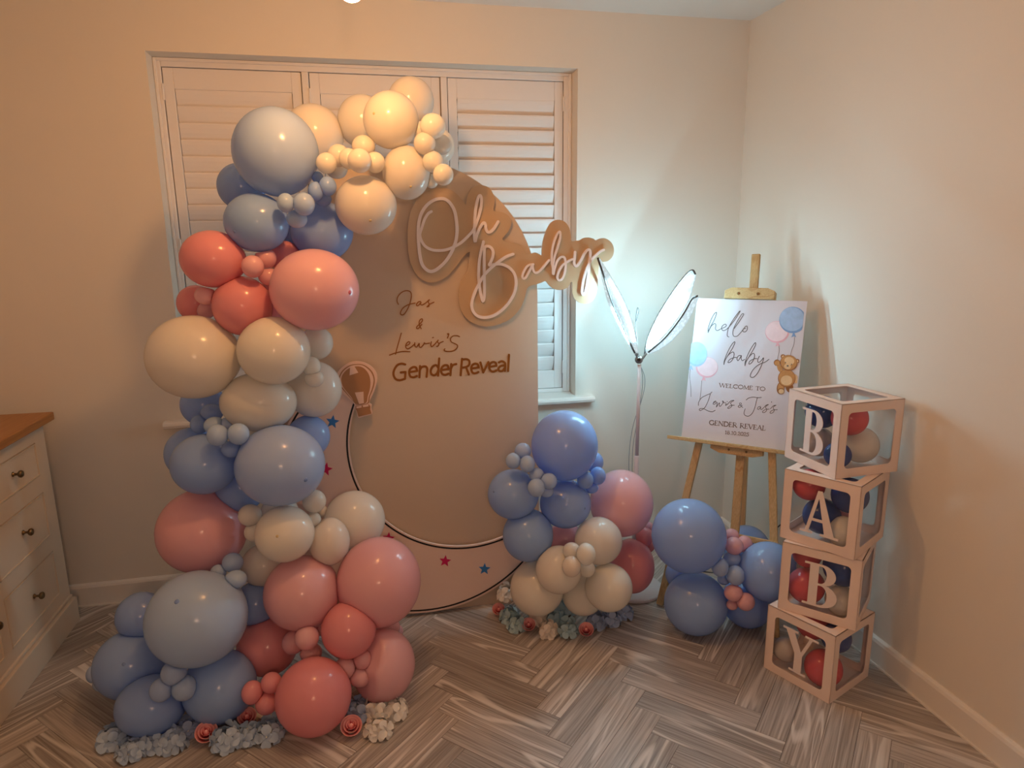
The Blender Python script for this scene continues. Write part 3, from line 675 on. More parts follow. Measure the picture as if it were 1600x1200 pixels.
# --- base, blue half
a(308, 966, 75, 72.5, 's', 'bluegrey', 'largest pale blue balloon at the garland foot', (276, 940))
a(220, 962, 36, 36, 'm', 'blue', 'blue balloon behind the upper left of the garland foot')
a(205, 1038, 54, 52, 'm', 'blue', 'blue balloon at the far left of the garland foot', (193, 1038))
a(148, 1053, 12, 14, 'b', 'bluegrey', 'tiny blue balloon, outermost at the far left of the foot')
a(160, 1066, 14, 14, 'b', 'bluegrey', 'tiny blue balloon below the outermost one at the far left')
a(271.5, 1051, 19, 19, 's', 'bluegrey', 'small blue balloon, top of the trio at the foot')
a(252, 1078, 17, 18, 's', 'bluegrey', 'small blue balloon, left of the trio at the foot')
a(288, 1075, 19, 19, 's', 'bluegrey', 'small blue balloon, right of the trio at the foot')
a(236, 1102, 52, 45, 'g', 'blue', 'blue balloon lying on the floor behind the left hydrangeas')
a(343, 1072, 55, 55, 'g', 'blue', 'blue balloon lying on the floor left of the small coral trio')
# --- base, pink half
a(472, 926, 58, 57, 'f', 'pink', 'upper left balloon of the pink foot, under the cream ones')
a(592, 909, 65, 69, 'f', 'pink', 'biggest pink balloon of the foot, in front of the moon board')
a(418, 1009, 46, 45, 'm', 'coral', 'coral balloon between the blue and pink halves of the foot')
a(545, 983.5, 42, 43.5, 's', 'coral', 'round coral balloon in the middle of the pink foot')
a(490, 1088, 58, 58, 'g', 'coral', 'large coral balloon lying on the floor at the front')
a(598, 1039, 50, 55, 'g', 'pink', 'pink balloon lying on the floor behind the white hydrangea')
a(479.5, 996.5, 18.5, 19, 's', 'pink', 'small pink balloon, top of the central trio in the pink foot')
a(458, 1004, 17, 18, 'f', 'pink', 'small pink balloon, left of the central trio in the pink foot')
a(486, 1020, 17, 15, 'f', 'pink', 'small pink balloon, bottom of the central trio in the pink foot')
a(497, 982, 11, 12, 'm', 'pink', 'tiny pink balloon behind the central trio in the pink foot')
a(539, 1044, 17, 17, 's', 'pink', 'small pink balloon, left of the right hand trio in the foot')
a(567, 1031, 15, 15, 's', 'pink', 'small pink balloon, top of the right hand trio in the foot')
a(563, 1058, 17, 15, 's', 'pink', 'small pink balloon, bottom of the right hand trio in the foot')
a(394, 1082, 16, 18, 's', 'coral', 'small coral balloon, left of the trio over the roses')
a(424, 1067, 16, 16, 's', 'coral', 'small coral balloon, top of the trio over the roses')
a(416.5, 1099, 17, 17, 's', 'coral', 'small coral balloon, bottom of the trio over the roses')
a(612, 980, 13, 13, 'b', 'pink', 'tiny pink balloon under the biggest pink one at the right')
a(621, 987, 9, 11, 'bb', 'pink', 'tiny pink balloon, outermost at the right of the foot')
# --- cluster beside the board
def b_(px, py, rx, ry, Y, mat, label, tip=None): bal(px, py, rx, ry, Y, mat, label, GB, tip)
b_(882, 696, 52, 55, 2.30, 'blue', 'big sky blue balloon on top of the cluster beside the arch')
b_(928, 722, 15, 16, 2.42, 'blue', 'blue balloon peeping out right behind the big sky blue one')
b_(817, 704.5, 13, 12.5, 2.26, 'bluegrey', 'small blue balloon, topmost of the string beside the arch edge')
b_(802, 720, 12, 12.5, 2.24, 'bluegrey', 'small blue balloon, leftmost of the string beside the arch edge')
b_(824, 725, 12, 13.5, 2.22, 'bluegrey', 'small blue balloon, third of the string from the top')
b_(838.5, 742, 12, 11, 2.22, 'bluegrey', 'small blue balloon, fourth of the string from the top')
b_(838, 762, 13.5, 14.5, 2.17, 'bluegrey', 'small blue balloon, lowest left of the string under the sky blue one')
b_(857.5, 752, 13, 13, 2.19, 'bluegrey', 'small blue balloon, right end of the string under the sky blue one')
b_(854, 768, 11, 9, 2.24, 'bluegrey', 'tiny blue balloon behind the right end of the string')
b_(914.5, 750, 13, 14, 2.26, 'blue', 'small blue balloon, left of the trio beside the big pink one')
b_(934, 743.5, 12.5, 14, 2.28, 'blue', 'small blue balloon, right of the trio beside the big pink one')
b_(924, 762, 11, 9, 2.30, 'blue', 'tiny blue balloon, bottom of the trio beside the big pink one')
b_(802, 772, 40, 39, 2.30, 'blue', 'blue balloon left under the string, against the arch', (771.5, 768))
b_(883.5, 787, 40, 38, 2.30, 'blue', 'blue balloon directly under the big sky blue one', (914, 794.5))
b_(825, 836, 39.5, 41, 2.28, 'blue', 'lowest blue balloon beside the arch, over the moon tip')
b_(971, 786, 49, 52, 2.36, 'pink', 'big pink balloon at the right of the cluster beside the arch')
b_(1007, 838, 14, 15, 2.40, 'coral', 'small coral balloon under the right of the big pink one')
b_(1014, 853, 9, 10, 2.43, 'coral', 'tiny coral balloon, lower one right of the coral balloon')
b_(1013, 823, 8, 8, 2.42, 'pink', 'tiny pink balloon touching the big pink one from below')
b_(987, 884, 35, 42, 2.36, 'coral', 'coral balloon low at the right of the cluster beside the arch')
b_(883, 841, 27, 26, 2.38, 'pink', 'blush balloon hidden in the middle of the cluster')
b_(935, 845, 37, 37, 2.22, 'white', 'upper white balloon of the cluster beside the arch')
b_(873, 890, 36, 37, 2.18, 'ivory', 'left white balloon of the cluster, behind the tiny ones')
b_(839, 919, 42, 42, 2.28, 'ivory', 'ivory balloon low at the left, resting in the flowers')
b_(911, 928, 33, 33, 2.26, 'ivory', 'ivory balloon low in the middle, resting in the flowers')
b_(951, 918, 37, 37, 2.16, 'ivory', 'ivory balloon low at the front right of the cluster')
b_(893, 860.5, 14, 13, 2.13, 'white', 'tiny white balloon, upper left of the four in front')
b_(915.5, 866, 15, 17.5, 2.09, 'white', 'tiny white balloon, upper right of the four in front')
b_(893, 885, 15, 16.5, 2.09, 'ivory', 'tiny ivory balloon, lower left of the four in front')
b_(917, 889, 13, 13, 2.14, 'ivory', 'tiny ivory balloon, lower right of the four in front')
# --- cluster under the easel
def c_(px, py, rx, ry, Y, mat, label, tip=None): bal(px, py, rx, ry, Y, mat, label, GC, tip)
c_(1076, 837, 57, 57.5, 2.14, 'blue', 'big blue balloon on top of the cluster under the easel')
c_(1087, 943, 48.5, 48, 'g', 'blue', 'blue balloon on the floor in front of the easel')
c_(1201, 893, 45, 46, 2.04, 'blue', 'blue balloon half hidden behind the letter boxes')
c_(1168, 940, 39, 40, 'g', 'blue', 'blue balloon on the floor behind the small pink ones')
c_(1057, 897, 17, 20, 2.26, 'blue', 'blue balloon peeping out behind the easel leg')
c_(1166, 857, 36, 36, 2.33, 'blue', 'blue balloon behind the low easel rail')
c_(1143, 836, 11.5, 10, 2.18, 'pink', 'small pink balloon, top of the upper pink trio by the easel')
c_(1147, 853, 14, 14, 2.10, 'pink', 'small pink balloon, front of the upper pink trio by the easel')
c_(1163.5, 850, 12, 13, 2.14, 'pink', 'small pink balloon, right of the upper pink trio by the easel')
c_(1144, 873.5, 14, 12, 2.10, 'bluegrey', 'small blue balloon, top of the blue trio by the easel')
c_(1125, 886, 13, 15, 2.06, 'bluegrey', 'small blue balloon, left of the blue trio by the easel')
c_(1149, 899, 14, 15.5, 2.04, 'bluegrey', 'small blue balloon, right of the blue trio by the easel')
c_(1131, 905, 10, 9, 2.12, 'bluegrey', 'tiny blue balloon behind the blue trio by the easel')
c_(1146, 926.5, 14.5, 13, 2.03, 'pink', 'small pink balloon, left of the lower pink trio by the easel')
c_(1165, 940, 14, 14, 2.01, 'pink', 'small pink balloon, right of the lower pink trio by the easel')
c_(1144, 945, 9, 8, 2.05, 'pink', 'tiny pink balloon, bottom of the lower pink trio by the easel')

def unit_sphere(nu, nv):
    V = [(0, 0, 1)]
    for i in range(1, nv):
        p = math.pi*i/nv
        for j in range(nu): t = 2*math.pi*j/nu; V.append((math.sin(p)*math.cos(t), math.sin(p)*math.sin(t), math.cos(p)))
    V.append((0, 0, -1)); Fc = []
    for j in range(nu): Fc.append((0, 1+j, 1+(j+1) % nu))
    for i in range(nv-2):
        for j in range(nu):
            p = 1+i*nu; Fc.append((p+j, p+nu+j, p+nu+(j+1) % nu, p+(j+1) % nu))
    k = 1+(nv-2)*nu; e = len(V)-1
    for j in range(nu): Fc.append((k+j, e, k+(j+1) % nu))
    return np.array(V, float), Fc
SPH = {'big': unit_sphere(44, 26), 'small': unit_sphere(26, 16)}
def balloon_object(bd, others, walls=()):
    V, Fc = SPH['big' if bd['r'] > 0.055 else 'small']
    c = bd['c']; B = bd.get('basis')
    W = c + V[:, [0]]*bd['rx']*RIGHT + V[:, [2]]*bd['ry']*UP + V[:, [1]]*bd['r']*FWD
    for o in others:                                         # flatten where two balloons press against each other
        if o is bd: continue
        d = o['c']-c; L = np.linalg.norm(d)
        if L >= max(bd['rx'], bd['ry'])+max(o['rx'], o['ry']) or L < 1e-6: continue
        nh = d/L; t = (L*L+bd['r']**2-o['r']**2)/(2*L)
        t = min(max(t, 0.1*L), 0.9*L)-0.0004
        q = (W-c) @ nh-t; q[q < 0] = 0
        W = W-q[:, None]*nh
    for n, k in walls:                                       # half spaces n.x <= k
        q = W @ np.array(n)-k; q[q < 0] = 0; W = W-q[:, None]*np.array(n)
    o = obj('balloon', (W, Fc), M[bd['mat']], smooth=True, origin=c)
    tag(o, bd['label'], 'balloon', bd['group'])
    if bd['tip']:
        r = ray(*bd['tip']); r = r/np.linalg.norm(r); oc = CAM-c
        A = np.diag([0.0, 0, 0])
        T = np.array([RIGHT/bd['rx'], UP/bd['ry'], FWD/bd['r']])
        p, q = T @ oc, T @ r; aa, bb, cc_ = q@q, p@q, p@p-1; disc = bb*bb-aa*cc_
        if disc > 0:
            X = CAM+r*((-bb-math.sqrt(disc))/aa); nn = T.T @ (T @ (X-c)); nn /= np.linalg.norm(nn); k = bd['r']*0.055
            key = {'blue': 'tip_blue', 'bluegrey': 'tip_blue', 'pink': 'tip_pink', 'coral': 'tip_pink'}.get(bd['mat'], 'tip_white')
            obj('tip', lathe([(k, -0.0012), (k*0.85, 0.0006), (k*0.35, 0.0014), (0.0003, 0.0016)], X, 14, nn), M[key], o, smooth=True)
    return o
EN0 = np.array([-0.67010409, -0.6932622, 0.26523204]); EP0 = np.array([1.2332, 2.4589, 0.6846])   # front of the easel
BL0 = np.array([-math.sin(0.4059), math.cos(0.4059), 0]); BK0 = BL0 @ np.array([1.3932, 1.6639, 0])+0.2435   # backs of the two lowest letter boxes
BL1 = np.array([-math.sin(0.7073), math.cos(0.7073), 0]); BK1 = BL1 @ np.array([1.4733, 1.6753, 0])+0.2435
for bd in BALL:
    w = [((0, 0, -1.0), -0.0006)]
    c = bd['c']
    inpanel = (c[0] > AX-AR-0.03 and c[0] < AX+AR+0.04 and (c[2] < AZ or np.hypot(c[0]-AX, c[2]-AZ) < AR+0.04))
    if inpanel: w.append(((0, 1.0, 0), (MY-0.0125) if c[2] < 1.0 else PY-0.002))
    if bd['group'] == GC and bd['label'].startswith('blue balloon half hidden'):
        w += [(-EN0, -(EN0 @ EP0)+0.006), (-BL0, -BK0-0.002), (-BL1, -BK1-0.002)]
    elif c[1] > 2.2 and not inpanel: w.append(((0, 1.0, 0), D-0.052))
    balloon_object(bd, BALL, w)

# ================================================================ LETTER BOXES
S = 0.2435
BOXES = [  # front corner x, y, turn, letter (bottom one first)
 (1.3932, 1.6639, 0.4059, 'Y'), (1.4733, 1.6753, 0.7073, 'B'), (1.4498, 1.6845, 0.5367, 'A'), (1.4138, 1.7603, 0.0717, 'B')]
def rrect(w, h, r, n=5):
    P = []
    for cx, cy, a0 in ((w-r, h-r, 0), (r, h-r, 90), (r, r, 180), (w-r, r, 270)):
        for k in range(n): t = math.radians(a0+90*k/(n-1)); P.append((cx+r*math.cos(t), cy+r*math.sin(t)))
    return P
def frame_face(o, ax, ay, n, w, margin, th, rad=0.014):
    """square card face with a rounded window; o corner, ax/ay unit edges, n outward"""
    inn = [(x+margin, y+margin) for x, y in rrect(w-2*margin, w-2*margin, rad)]
    outer = []
    for x, y in inn:                                         # project to the square outline
        dx, dy = x-w/2, y-w/2; k = (w/2)/max(abs(dx), abs(dy)); outer.append((w/2+dx*k, w/2+dy*k))
    # put the true corners in
    for q in range(4):
        i = q*5+2; sx, sy = ((w, w), (0, w), (0, 0), (w, 0))[q]; outer[i] = (sx, sy)
    n_ = len(inn); V = []
    for off in (0, -th):
        for P in (outer, inn): V += [o+ax*x+ay*y+n*off for x, y in P]
    Fc = []
    for i in range(n_):
        j = (i+1) % n_
        Fc += [(i, j, n_+j, n_+i), (2*n_+i, 3*n_+i, 3*n_+j, 2*n_+j), (i, 2*n_+i, 2*n_+j, j), (n_+i, n_+j, 3*n_+j, 3*n_+i)]
    return np.array(V), Fc
def arc_band(cx, cy, rxo, ryo, rxi, ryi, cxi, a0, a1, n=14):
    o_ = [(cx+rxo*math.cos(t), cy+ryo*math.sin(t)) for t in np.linspace(a0, a1, n)]
    i_ = [(cxi+rxi*math.cos(t), cy+ryi*math.sin(t)) for t in np.linspace(a1, a0, n)]
    return o_+i_
def glyph(ch):
    h2 = math.pi/2
    if ch == 'B':
        return [[(0.12, 0.02), (0.32, 0.02), (0.32, 0.98), (0.12, 0.98)], [(0.0, 0), (0.40, 0), (0.40, 0.045), (0.0, 0.045)], [(0.0, 0.955), (0.40, 0.955), (0.40, 1.0), (0.0, 1.0)],
                arc_band(0.38, 0.755, 0.32, 0.245, 0.12, 0.20, 0.38, h2, -h2), arc_band(0.38, 0.275, 0.38, 0.275, 0.16, 0.23, 0.38, h2, -h2), [(0.30, 0.505), (0.42, 0.505), (0.42, 0.55), (0.30, 0.55)]]
    if ch == 'A':
        return [[(0.36, 1.0), (0.44, 1.0), (0.20, 0.03), (0.12, 0.03)][::-1], [(0.36, 1.0), (0.46, 1.0), (0.80, 0.03), (0.58, 0.03)], [(0.21, 0.30), (0.62, 0.30), (0.60, 0.36), (0.225, 0.36)],
                [(0.0, 0), (0.30, 0), (0.30, 0.045), (0.0, 0.045)], [(0.48, 0), (0.90, 0), (0.90, 0.045), (0.48, 0.045)]]
    return [[(0.08, 0.97), (0.30, 0.97), (0.54, 0.46), (0.34, 0.46)], [(0.70, 0.97), (0.78, 0.97), (0.54, 0.46), (0.46, 0.46)], [(0.34, 0.02), (0.54, 0.02), (0.54, 0.47), (0.34, 0.47)],
            [(0.0, 0.955), (0.40, 0.955), (0.40, 1.0), (0.0, 1.0)], [(0.58, 0.955), (0.92, 0.955), (0.92, 1.0), (0.58, 1.0)], [(0.22, 0), (0.66, 0), (0.66, 0.045), (0.22, 0.045)]]
LBL = {0: 'bottom pale box of the stack, clear windows, letter Y', 1: 'third pale box from the top of the stack, twisted right, letter B',
       2: 'second pale box from the top of the stack, letter A', 3: 'topmost pale box of the stack, clear lid window, letter B'}
FILL = {
 3: [(0.165, 0.075, 0.170, 0.055, 'navy', 'dark blue balloon at the back left inside the topmost box'), (0.065, 0.095, 0.172, 0.056, 'red', 'pink balloon in the upper front corner of the topmost box'),
     (0.055, 0.052, 0.055, 0.042, 'navy', 'dark blue balloon in the lower front corner of the topmost box'), (0.085, 0.165, 0.070, 0.060, 'ivory', 'peach balloon low at the right inside the topmost box'),
     (0.180, 0.085, 0.060, 0.050, 'silver', 'pale silver balloon low at the left inside the topmost box')],
 2: [(0.186, 0.062, 0.182, 0.052, 'red', 'red balloon in the upper left of the letter A box'), (0.140, 0.075, 0.080, 0.060, 'navy', 'blue balloon in the middle behind the letter A'),
     (0.062, 0.085, 0.172, 0.057, 'navy', 'navy balloon in the upper right of the letter A box'), (0.062, 0.058, 0.055, 0.050, 'ivory', 'cream balloon in the lower right of the letter A box'),
     (0.105, 0.180, 0.090, 0.050, 'pink', 'pink balloon seen through the right side of the letter A box')],
 1: [(0.180, 0.075, 0.185, 0.048, 'red', 'pink balloon in the upper left of the twisted letter B box'), (0.068, 0.080, 0.165, 0.062, 'navy', 'navy balloon in the upper right of the twisted letter B box'),
     (0.172, 0.066, 0.072, 0.060, 'red', 'red balloon in the lower left of the twisted letter B box'), (0.062, 0.066, 0.054, 0.050, 'ivory', 'cream balloon in the lower right of the twisted letter B box')],
 0: [(0.195, 0.050, 0.072, 0.042, 'silver', 'silver balloon in the lower left of the letter Y box'), (0.140, 0.110, 0.180, 0.055, 'red', 'red balloon at the top of the letter Y box'),
     (0.052, 0.105, 0.170, 0.048, 'navy', 'dark blue balloon in the upper right of the letter Y box'), (0.065, 0.066, 0.066, 0.060, 'red', 'red balloon in the lower right of the letter Y box')]}
for bi, (fx, fy, th, ch) in enumerate(BOXES):
    z0 = bi*S+0.0005*(bi+1)
    l = np.array([-math.sin(th), math.cos(th), 0]); r = np.array([math.cos(th), math.sin(th), 0]); zz = np.array([0, 0, 1.0]); Fp = np.array([fx, fy, z0])
    ctr = Fp+(l+r)*S/2
    bx = thing('letter_box', LBL[bi], 'box', ctr, 'stacked letter boxes')
    s = S-0.0008; t = 0.0022; mg = 0.030
    sides = [(Fp+l*s, -l, zz, -r), (Fp, r, zz, -l), (Fp+r*s, l, zz, r), (Fp+r*s+l*s, -r, zz, l), (Fp+zz*s, r, l, zz)]
    for si, (o_, ax, ay, nn) in enumerate(sides):
        obj('card_face', frame_face(o_, ax, ay, nn, s, mg, t), M['box'], bx)
        pane = [o_+ax*x+ay*y-nn*0.0026 for x, y in ((mg-0.004, mg-0.004), (s-mg+0.004, mg-0.004), (s-mg+0.004, s-mg+0.004), (mg-0.004, s-mg+0.004))]
        obj('clear_pane', prism(pane, nn, -0.0006, 0), M['clear'], bx)
    obj('card_base', prism([Fp+r*x*s+l*y*s for x, y in ((0.01, 0.01), (0.99, 0.01), (0.99, 0.99), (0.01, 0.99))], zz, 0.0, 0.002), M['box'], bx)
    # letter on the left face
    o_, ax, ay, nn = sides[0]
    hgt = 0.150; g = glyph(ch); wmax = max(p[0] for q in g for p in q); x0 = s/2-wmax*hgt*0.92/2+0.006; y0 = s/2-hgt/2
    obj('letter', join(*[prism([o_+ax*(x0+x*hgt*0.92)+ay*(y0+y*hgt) for x, y in q], nn, 0.0003, 0.0025+0.0001*i) for i, q in enumerate(g)]), M['letter_white'] if ch != 'x' else None, bx)
    cont = []
    for (pa, pb, pc, pr_, mt, lb) in FILL[bi]:
        cont.append(dict(c=Fp+l*pa+r*pb+zz*(pc+0.003), rx=pr_, ry=pr_, r=pr_, mat=mt, label=lb, group='balloons inside the letter boxes', tip=None))
    lim = 0.005
    wl_ = [(-l, -(Fp+l*lim) @ l), (l, (Fp+l*(s-lim)) @ l), (-r, -(Fp+r*lim) @ r), (r, (Fp+r*(s-lim)) @ r), (-zz, -(z0+0.0035)), (zz, z0+s-0.005)]
    for bd in cont: balloon_object(bd, cont, wl_)

# ================================================================ EASEL AND POSTER
PC = [(1087.5, 466), (1258.7, 470.6), (1235, 705), (1064.7, 682)]
P_TL, P_TR, P_BR, P_BL = [np.array(p) for p in ((1.3306, 2.5758, 1.2365), (1.6332, 2.2847, 1.2402), (1.5358, 2.1677, 0.6883), (1.2332, 2.4589, 0.6846))]
EU = np.array([0.72067805, -0.69321324, 0.00886306]); EV = np.array([-0.17771794, -0.19708608, -0.96414387]); EN = np.array([-0.67010409, -0.6932622, 0.26523204])
pl_post = Plane(P_BL, EN)
def E(u, v, n=0.0): return P_BL+EU*u+EV*v+EN*n            # easel coordinates: right, down, towards the viewer
poster = thing('welcome_poster', 'white welcome poster with script, bear and balloons on the easel', 'poster', P_BL+EU*0.21)
TOP = -0.5724
obj('card', prism([E(0, 0), E(0.42, 0), E(0.42, TOP), E(0, TOP)], EN, -0.005, 0), M['poster'], poster)
ch_ = lambda x, y: (1090+x/10, 480+y/10); cw = lambda x, y: (1080+x/10.667, 590+y/10.667)
def ink(strokes, fn, hw, mat='ink', n=5): letters(poster, 'printed_text', strokes, fn, hw, pl_post, 0.0002, 0.0005, M[mat], n)
ink([[(165,395),(165,340),(200,220),(250,120),(290,80),(295,105),(260,200),(210,290),(170,370),(165,395),(205,310),(255,260),(285,270),(280,340),(310,365),(370,335),(430,310),(450,285),(430,265),(390,290),(375,330),(395,365),(440,355),(490,310)],
     [(490,310),(580,200),(650,90),(665,60),(640,80),(560,190),(490,310),(465,400),(465,450),(490,465)],
     [(480,330),(575,330),(640,240),(710,130),(720,105),(690,110),(620,220),(565,330),(550,410),(570,455),(620,450),(670,400),(720,340)][1:],
     [(720,340),(750,300),(775,300),(775,350),(745,385),(710,380),(715,340),(750,330)]], ch_, 0.55)
ink([[(410,895),(420,830),(470,700),(530,590),(575,540),(580,565),(540,650),(470,760),(425,840),(412,895),(430,830),(480,750),(545,700),(570,725),(560,790),(520,850),(475,865),(500,820),(560,790),(610,785)],
     [(675,755),(640,760),(615,800),(630,835),(660,800),(685,755),(680,800),(700,835),(735,815)],
     [(740,915),(745,850),(790,730),(850,620),(900,555),(905,590),(860,680),(800,780),(750,860),(740,915),(760,850),(810,770),(870,720),(890,760),(870,830),(830,880),(800,885),(820,840),(890,805),(930,805)],
     [(965,765),(940,820),(945,860),(980,850),(1030,790),(1015,860),(985,940),(930,1040),(870,1095),(825,1085),(835,1030),(890,950),(970,890),(1050,860),(1115,815)]], ch_, 0.55)
ink([[(345,240),(320,270),(290,370),(245,470),(205,520),(150,550),(135,530),(160,515),(210,520),(280,555),(350,570),(400,545)], [(120,465),(125,410),(170,340),(240,300),(310,270)],
     [(370,420),(410,405),(405,390),(375,410),(365,440),(395,440),(430,410)], [(435,420),(425,470),(420,490),(470,420),(470,470),(490,475),(530,420),(540,400),(520,390),(540,420),(570,415)],
     [(580,425),(575,465),(600,440)], [(598,398),(603,404)], [(600,450),(660,390),(715,380),(680,400),(655,430),(680,460),(660,495),(620,515),(610,500),(660,465),(720,460)]], cw, 0.45)
ink([[(860,500),(810,450),(810,425),(835,430),(830,450),(790,470),(785,490),(815,495),(850,460)]], cw, 0.45)
ink([[(915,375),(960,340),(1040,325),(1100,335),(1170,330)], [(1105,330),(1085,400),(1060,500),(1020,590),(960,640),(900,630),(880,590),(900,520)],
     [(1155,480),(1120,490),(1105,520),(1125,530),(1160,490),(1155,520),(1175,530),(1210,500)], [(1200,510),(1250,460),(1290,450),(1255,470),(1240,500),(1260,530),(1240,570),(1200,585),(1190,565),(1240,530),(1300,525)],
     [(1340,400),(1338,415)], [(1320,520),(1370,470),(1415,460),(1380,480),(1365,510),(1385,540),(1365,580),(1325,595),(1315,575),(1365,540),(1435,535)]], cw, 0.45)
def cres(x0, x1, y0, y1, a0, a1, n=12): return [((x0+x1)/2+(x1-x0)/2*math.cos(math.radians(t)), (y0+y1)/2+(y1-y0)/2*math.sin(math.radians(t))) for t in np.linspace(a0, a1, n)]
def srf(x, y, w=0.12): return ([(x-w, y), (x+w, y)], 0)
GL = {  # width, strokes (points, heavy?) in a unit-high cell, small serifs included
 'W': (1.3, [([(0.05, 1), (0.38, 0)], 1), ([(0.38, 0), (0.65, 1)], 0), ([(0.65, 1), (0.95, 0)], 1), ([(0.95, 0), (1.25, 1)], 0), srf(0.05, 1), srf(0.65, 1), srf(1.25, 1)]),
 'E': (0.72, [([(0.15, 0), (0.15, 1)], 1), ([(0.05, 0), (0.62, 0), (0.64, 0.2)], 0), ([(0.05, 1), (0.58, 1), (0.60, 0.82)], 0), ([(0.15, 0.52), (0.5, 0.52)], 0)]),
 'L': (0.70, [([(0.15, 0), (0.15, 1)], 1), ([(0.05, 0), (0.60, 0), (0.63, 0.22)], 0), srf(0.15, 1)]),
 'C': (0.95, [(cres(0.06, 0.98, 0, 1, 45, 315), 1), ([(0.84, 0.95), (0.84, 0.75)], 0)]),
 'O': (1.05, [(cres(0.06, 1.0, 0, 1, 0, 360, 20), 1)]),
 'M': (1.15, [([(0.15, 0), (0.2, 1)], 0), ([(0.2, 1), (0.58, 0.05)], 1), ([(0.58, 0.05), (0.95, 1)], 0), ([(0.95, 1), (1.0, 0)], 1), srf(0.15, 0), srf(1.0, 0)]),
 'T': (0.85, [([(0.42, 0), (0.42, 1)], 1), ([(0.03, 0.8), (0.05, 1), (0.8, 1), (0.82, 0.8)], 0), srf(0.42, 0)]),
 'G': (1.02, [(cres(0.06, 0.98, 0, 1, 45, 330), 1), ([(0.88, 0.05), (0.88, 0.42)], 1), srf(0.86, 0.44)]),
 'N': (1.02, [([(0.15, 0), (0.15, 1)], 0), ([(0.15, 1), (0.87, 0)], 1), ([(0.87, 0), (0.87, 1)], 0), srf(0.15, 0), srf(0.87, 1)]),
 'D': (1.0, [([(0.15, 0), (0.15, 1)], 1), ([(0.15, 1), (0.45, 1)]+cres(0.0, 0.92, 0, 1, 80, -80)+[(0.15, 0)], 1), srf(0.15, 0), srf(0.15, 1)]),
 'R': (0.88, [([(0.15, 0), (0.15, 1)], 1), ([(0.15, 1), (0.35, 1)]+cres(0.1, 0.66, 0.5, 1, 70, -70)+[(0.15, 0.5)], 0), ([(0.36, 0.5), (0.82, 0)], 1), srf(0.15, 0), srf(0.15, 1)]),
 'V': (0.95, [([(0.08, 1), (0.48, 0)], 1), ([(0.48, 0), (0.85, 1)], 0), srf(0.08, 1), srf(0.85, 1)]),
 'A': (0.98, [([(0.10, 0), (0.48, 1)], 0), ([(0.48, 1), (0.88, 0)], 1), ([(0.25, 0.36), (0.72, 0.36)], 0), srf(0.10, 0), srf(0.88, 0)]),
 ' ': (0.5, []), '.': (0.3, [([(0.14, 0.03), (0.16, 0.03)], 1)]),
 '1': (0.5, [([(0.25, 0), (0.25, 1), (0.1, 0.85)], 1), srf(0.25, 0)]), '8': (0.65, [(cres(0.12, 0.52, 0.52, 1, 0, 360, 14), 0), (cres(0.06, 0.58, 0, 0.52, 0, 360, 14), 1)]),
 '0': (0.68, [(cres(0.06, 0.6, 0, 1, 0, 360, 18), 1)]), '2': (0.65, [([(0.08, 0.75), (0.15, 0.93), (0.32, 1), (0.5, 0.9), (0.5, 0.65), (0.06, 0), (0.58, 0), (0.6, 0.15)], 1)]),
 '5': (0.62, [([(0.52, 1), (0.18, 1), (0.15, 0.58), (0.35, 0.62), (0.52, 0.48), (0.52, 0.18), (0.32, 0), (0.08, 0.06)], 1)])}
def serif(text, p0, p1, cap, fn, mat='ink_brown', heavy=0.5, light=0.27):
    tot = sum(GL[c][0] for c in text); p0 = np.array(fn(*p0)); p1 = np.array(fn(*p1)); dx = (p1-p0)/tot
    upv = np.array([0.10, -0.995])*cap/10.667; x = 0; ps = []
    for c in text:
        for st, hv in GL[c][1]:
            ps.append(ribbon_px([p0+dx*(x+sx)+upv*sy for sx, sy in st], heavy if hv else light, pl_post, 0.0002, 0.0005, 3, smooth=False))
        x += GL[c][0]
    obj('printed_text', join(*ps), M[mat], poster)
serif('WELCOME TO', (462, 156), (1232, 222), 62, cw)
serif('GENDER REVEAL', (295, 782), (1240, 882), 74, cw, heavy=0.62, light=0.3)
serif('18.10.2025', (558, 938), (962, 977), 56, cw, heavy=0.42, light=0.28)
# printed pictures
def wash(name, c_in, c_out, cx, cy, rad):
    """watercolour print: soft mottled colour"""
    return noisy(name, tuple((x+y)/2 for x, y in zip(c_in, c_out)), 0.55, 0.22, 40)
M['print_blue'] = wash('print_blue', rgb(150, 182, 222), rgb(176, 200, 232), 0, 0, 1); M['print_sky'] = wash('print_sky', rgb(160, 198, 232), rgb(190, 216, 240), 0, 0, 1)
M['print_blue_dk'] = noisy('print_blue_edge', rgb(122, 156, 204), 0.55, 0.2, 50)
M['print_pink'] = noisy('print_pink', rgb(236, 212, 220), 0.55, 0.12, 45); M['print_pink_dk'] = noisy('print_pink_edge', rgb(230, 176, 190), 0.55, 0.15, 50)
M['bear'] = noisy('print_bear', rgb(192, 138, 84), 0.55, 0.25, 60); M['bear_dk'] = noisy('print_bear_dark', rgb(148, 92, 48), 0.55, 0.25, 60); M['bear_lt'] = noisy('print_bear_light', rgb(226, 190, 146), 0.55, 0.15, 60)
LV = [0.0002]
def print_poly(name, P, mat, clip=None):
    LV[0] += 0.00006
    if clip: P = [(clip(p)) for p in P]
    obj(name, flat([pl_post.pt(*p) for p in P], EN, LV[0]), M[mat], poster)
cr = lambda x, y: (1180+x/8, 470+y/8); cl_ = lambda x, y: (1065+x/10, 520+y/10)
def clipR(p): lim = 1258.2-(p[1]-470.6)*0.1011; return (min(p[0], lim), p[1])
def clipL(p): lim = 1088.0-(p[1]-466)*0.1056; return (max(p[0], lim), p[1])
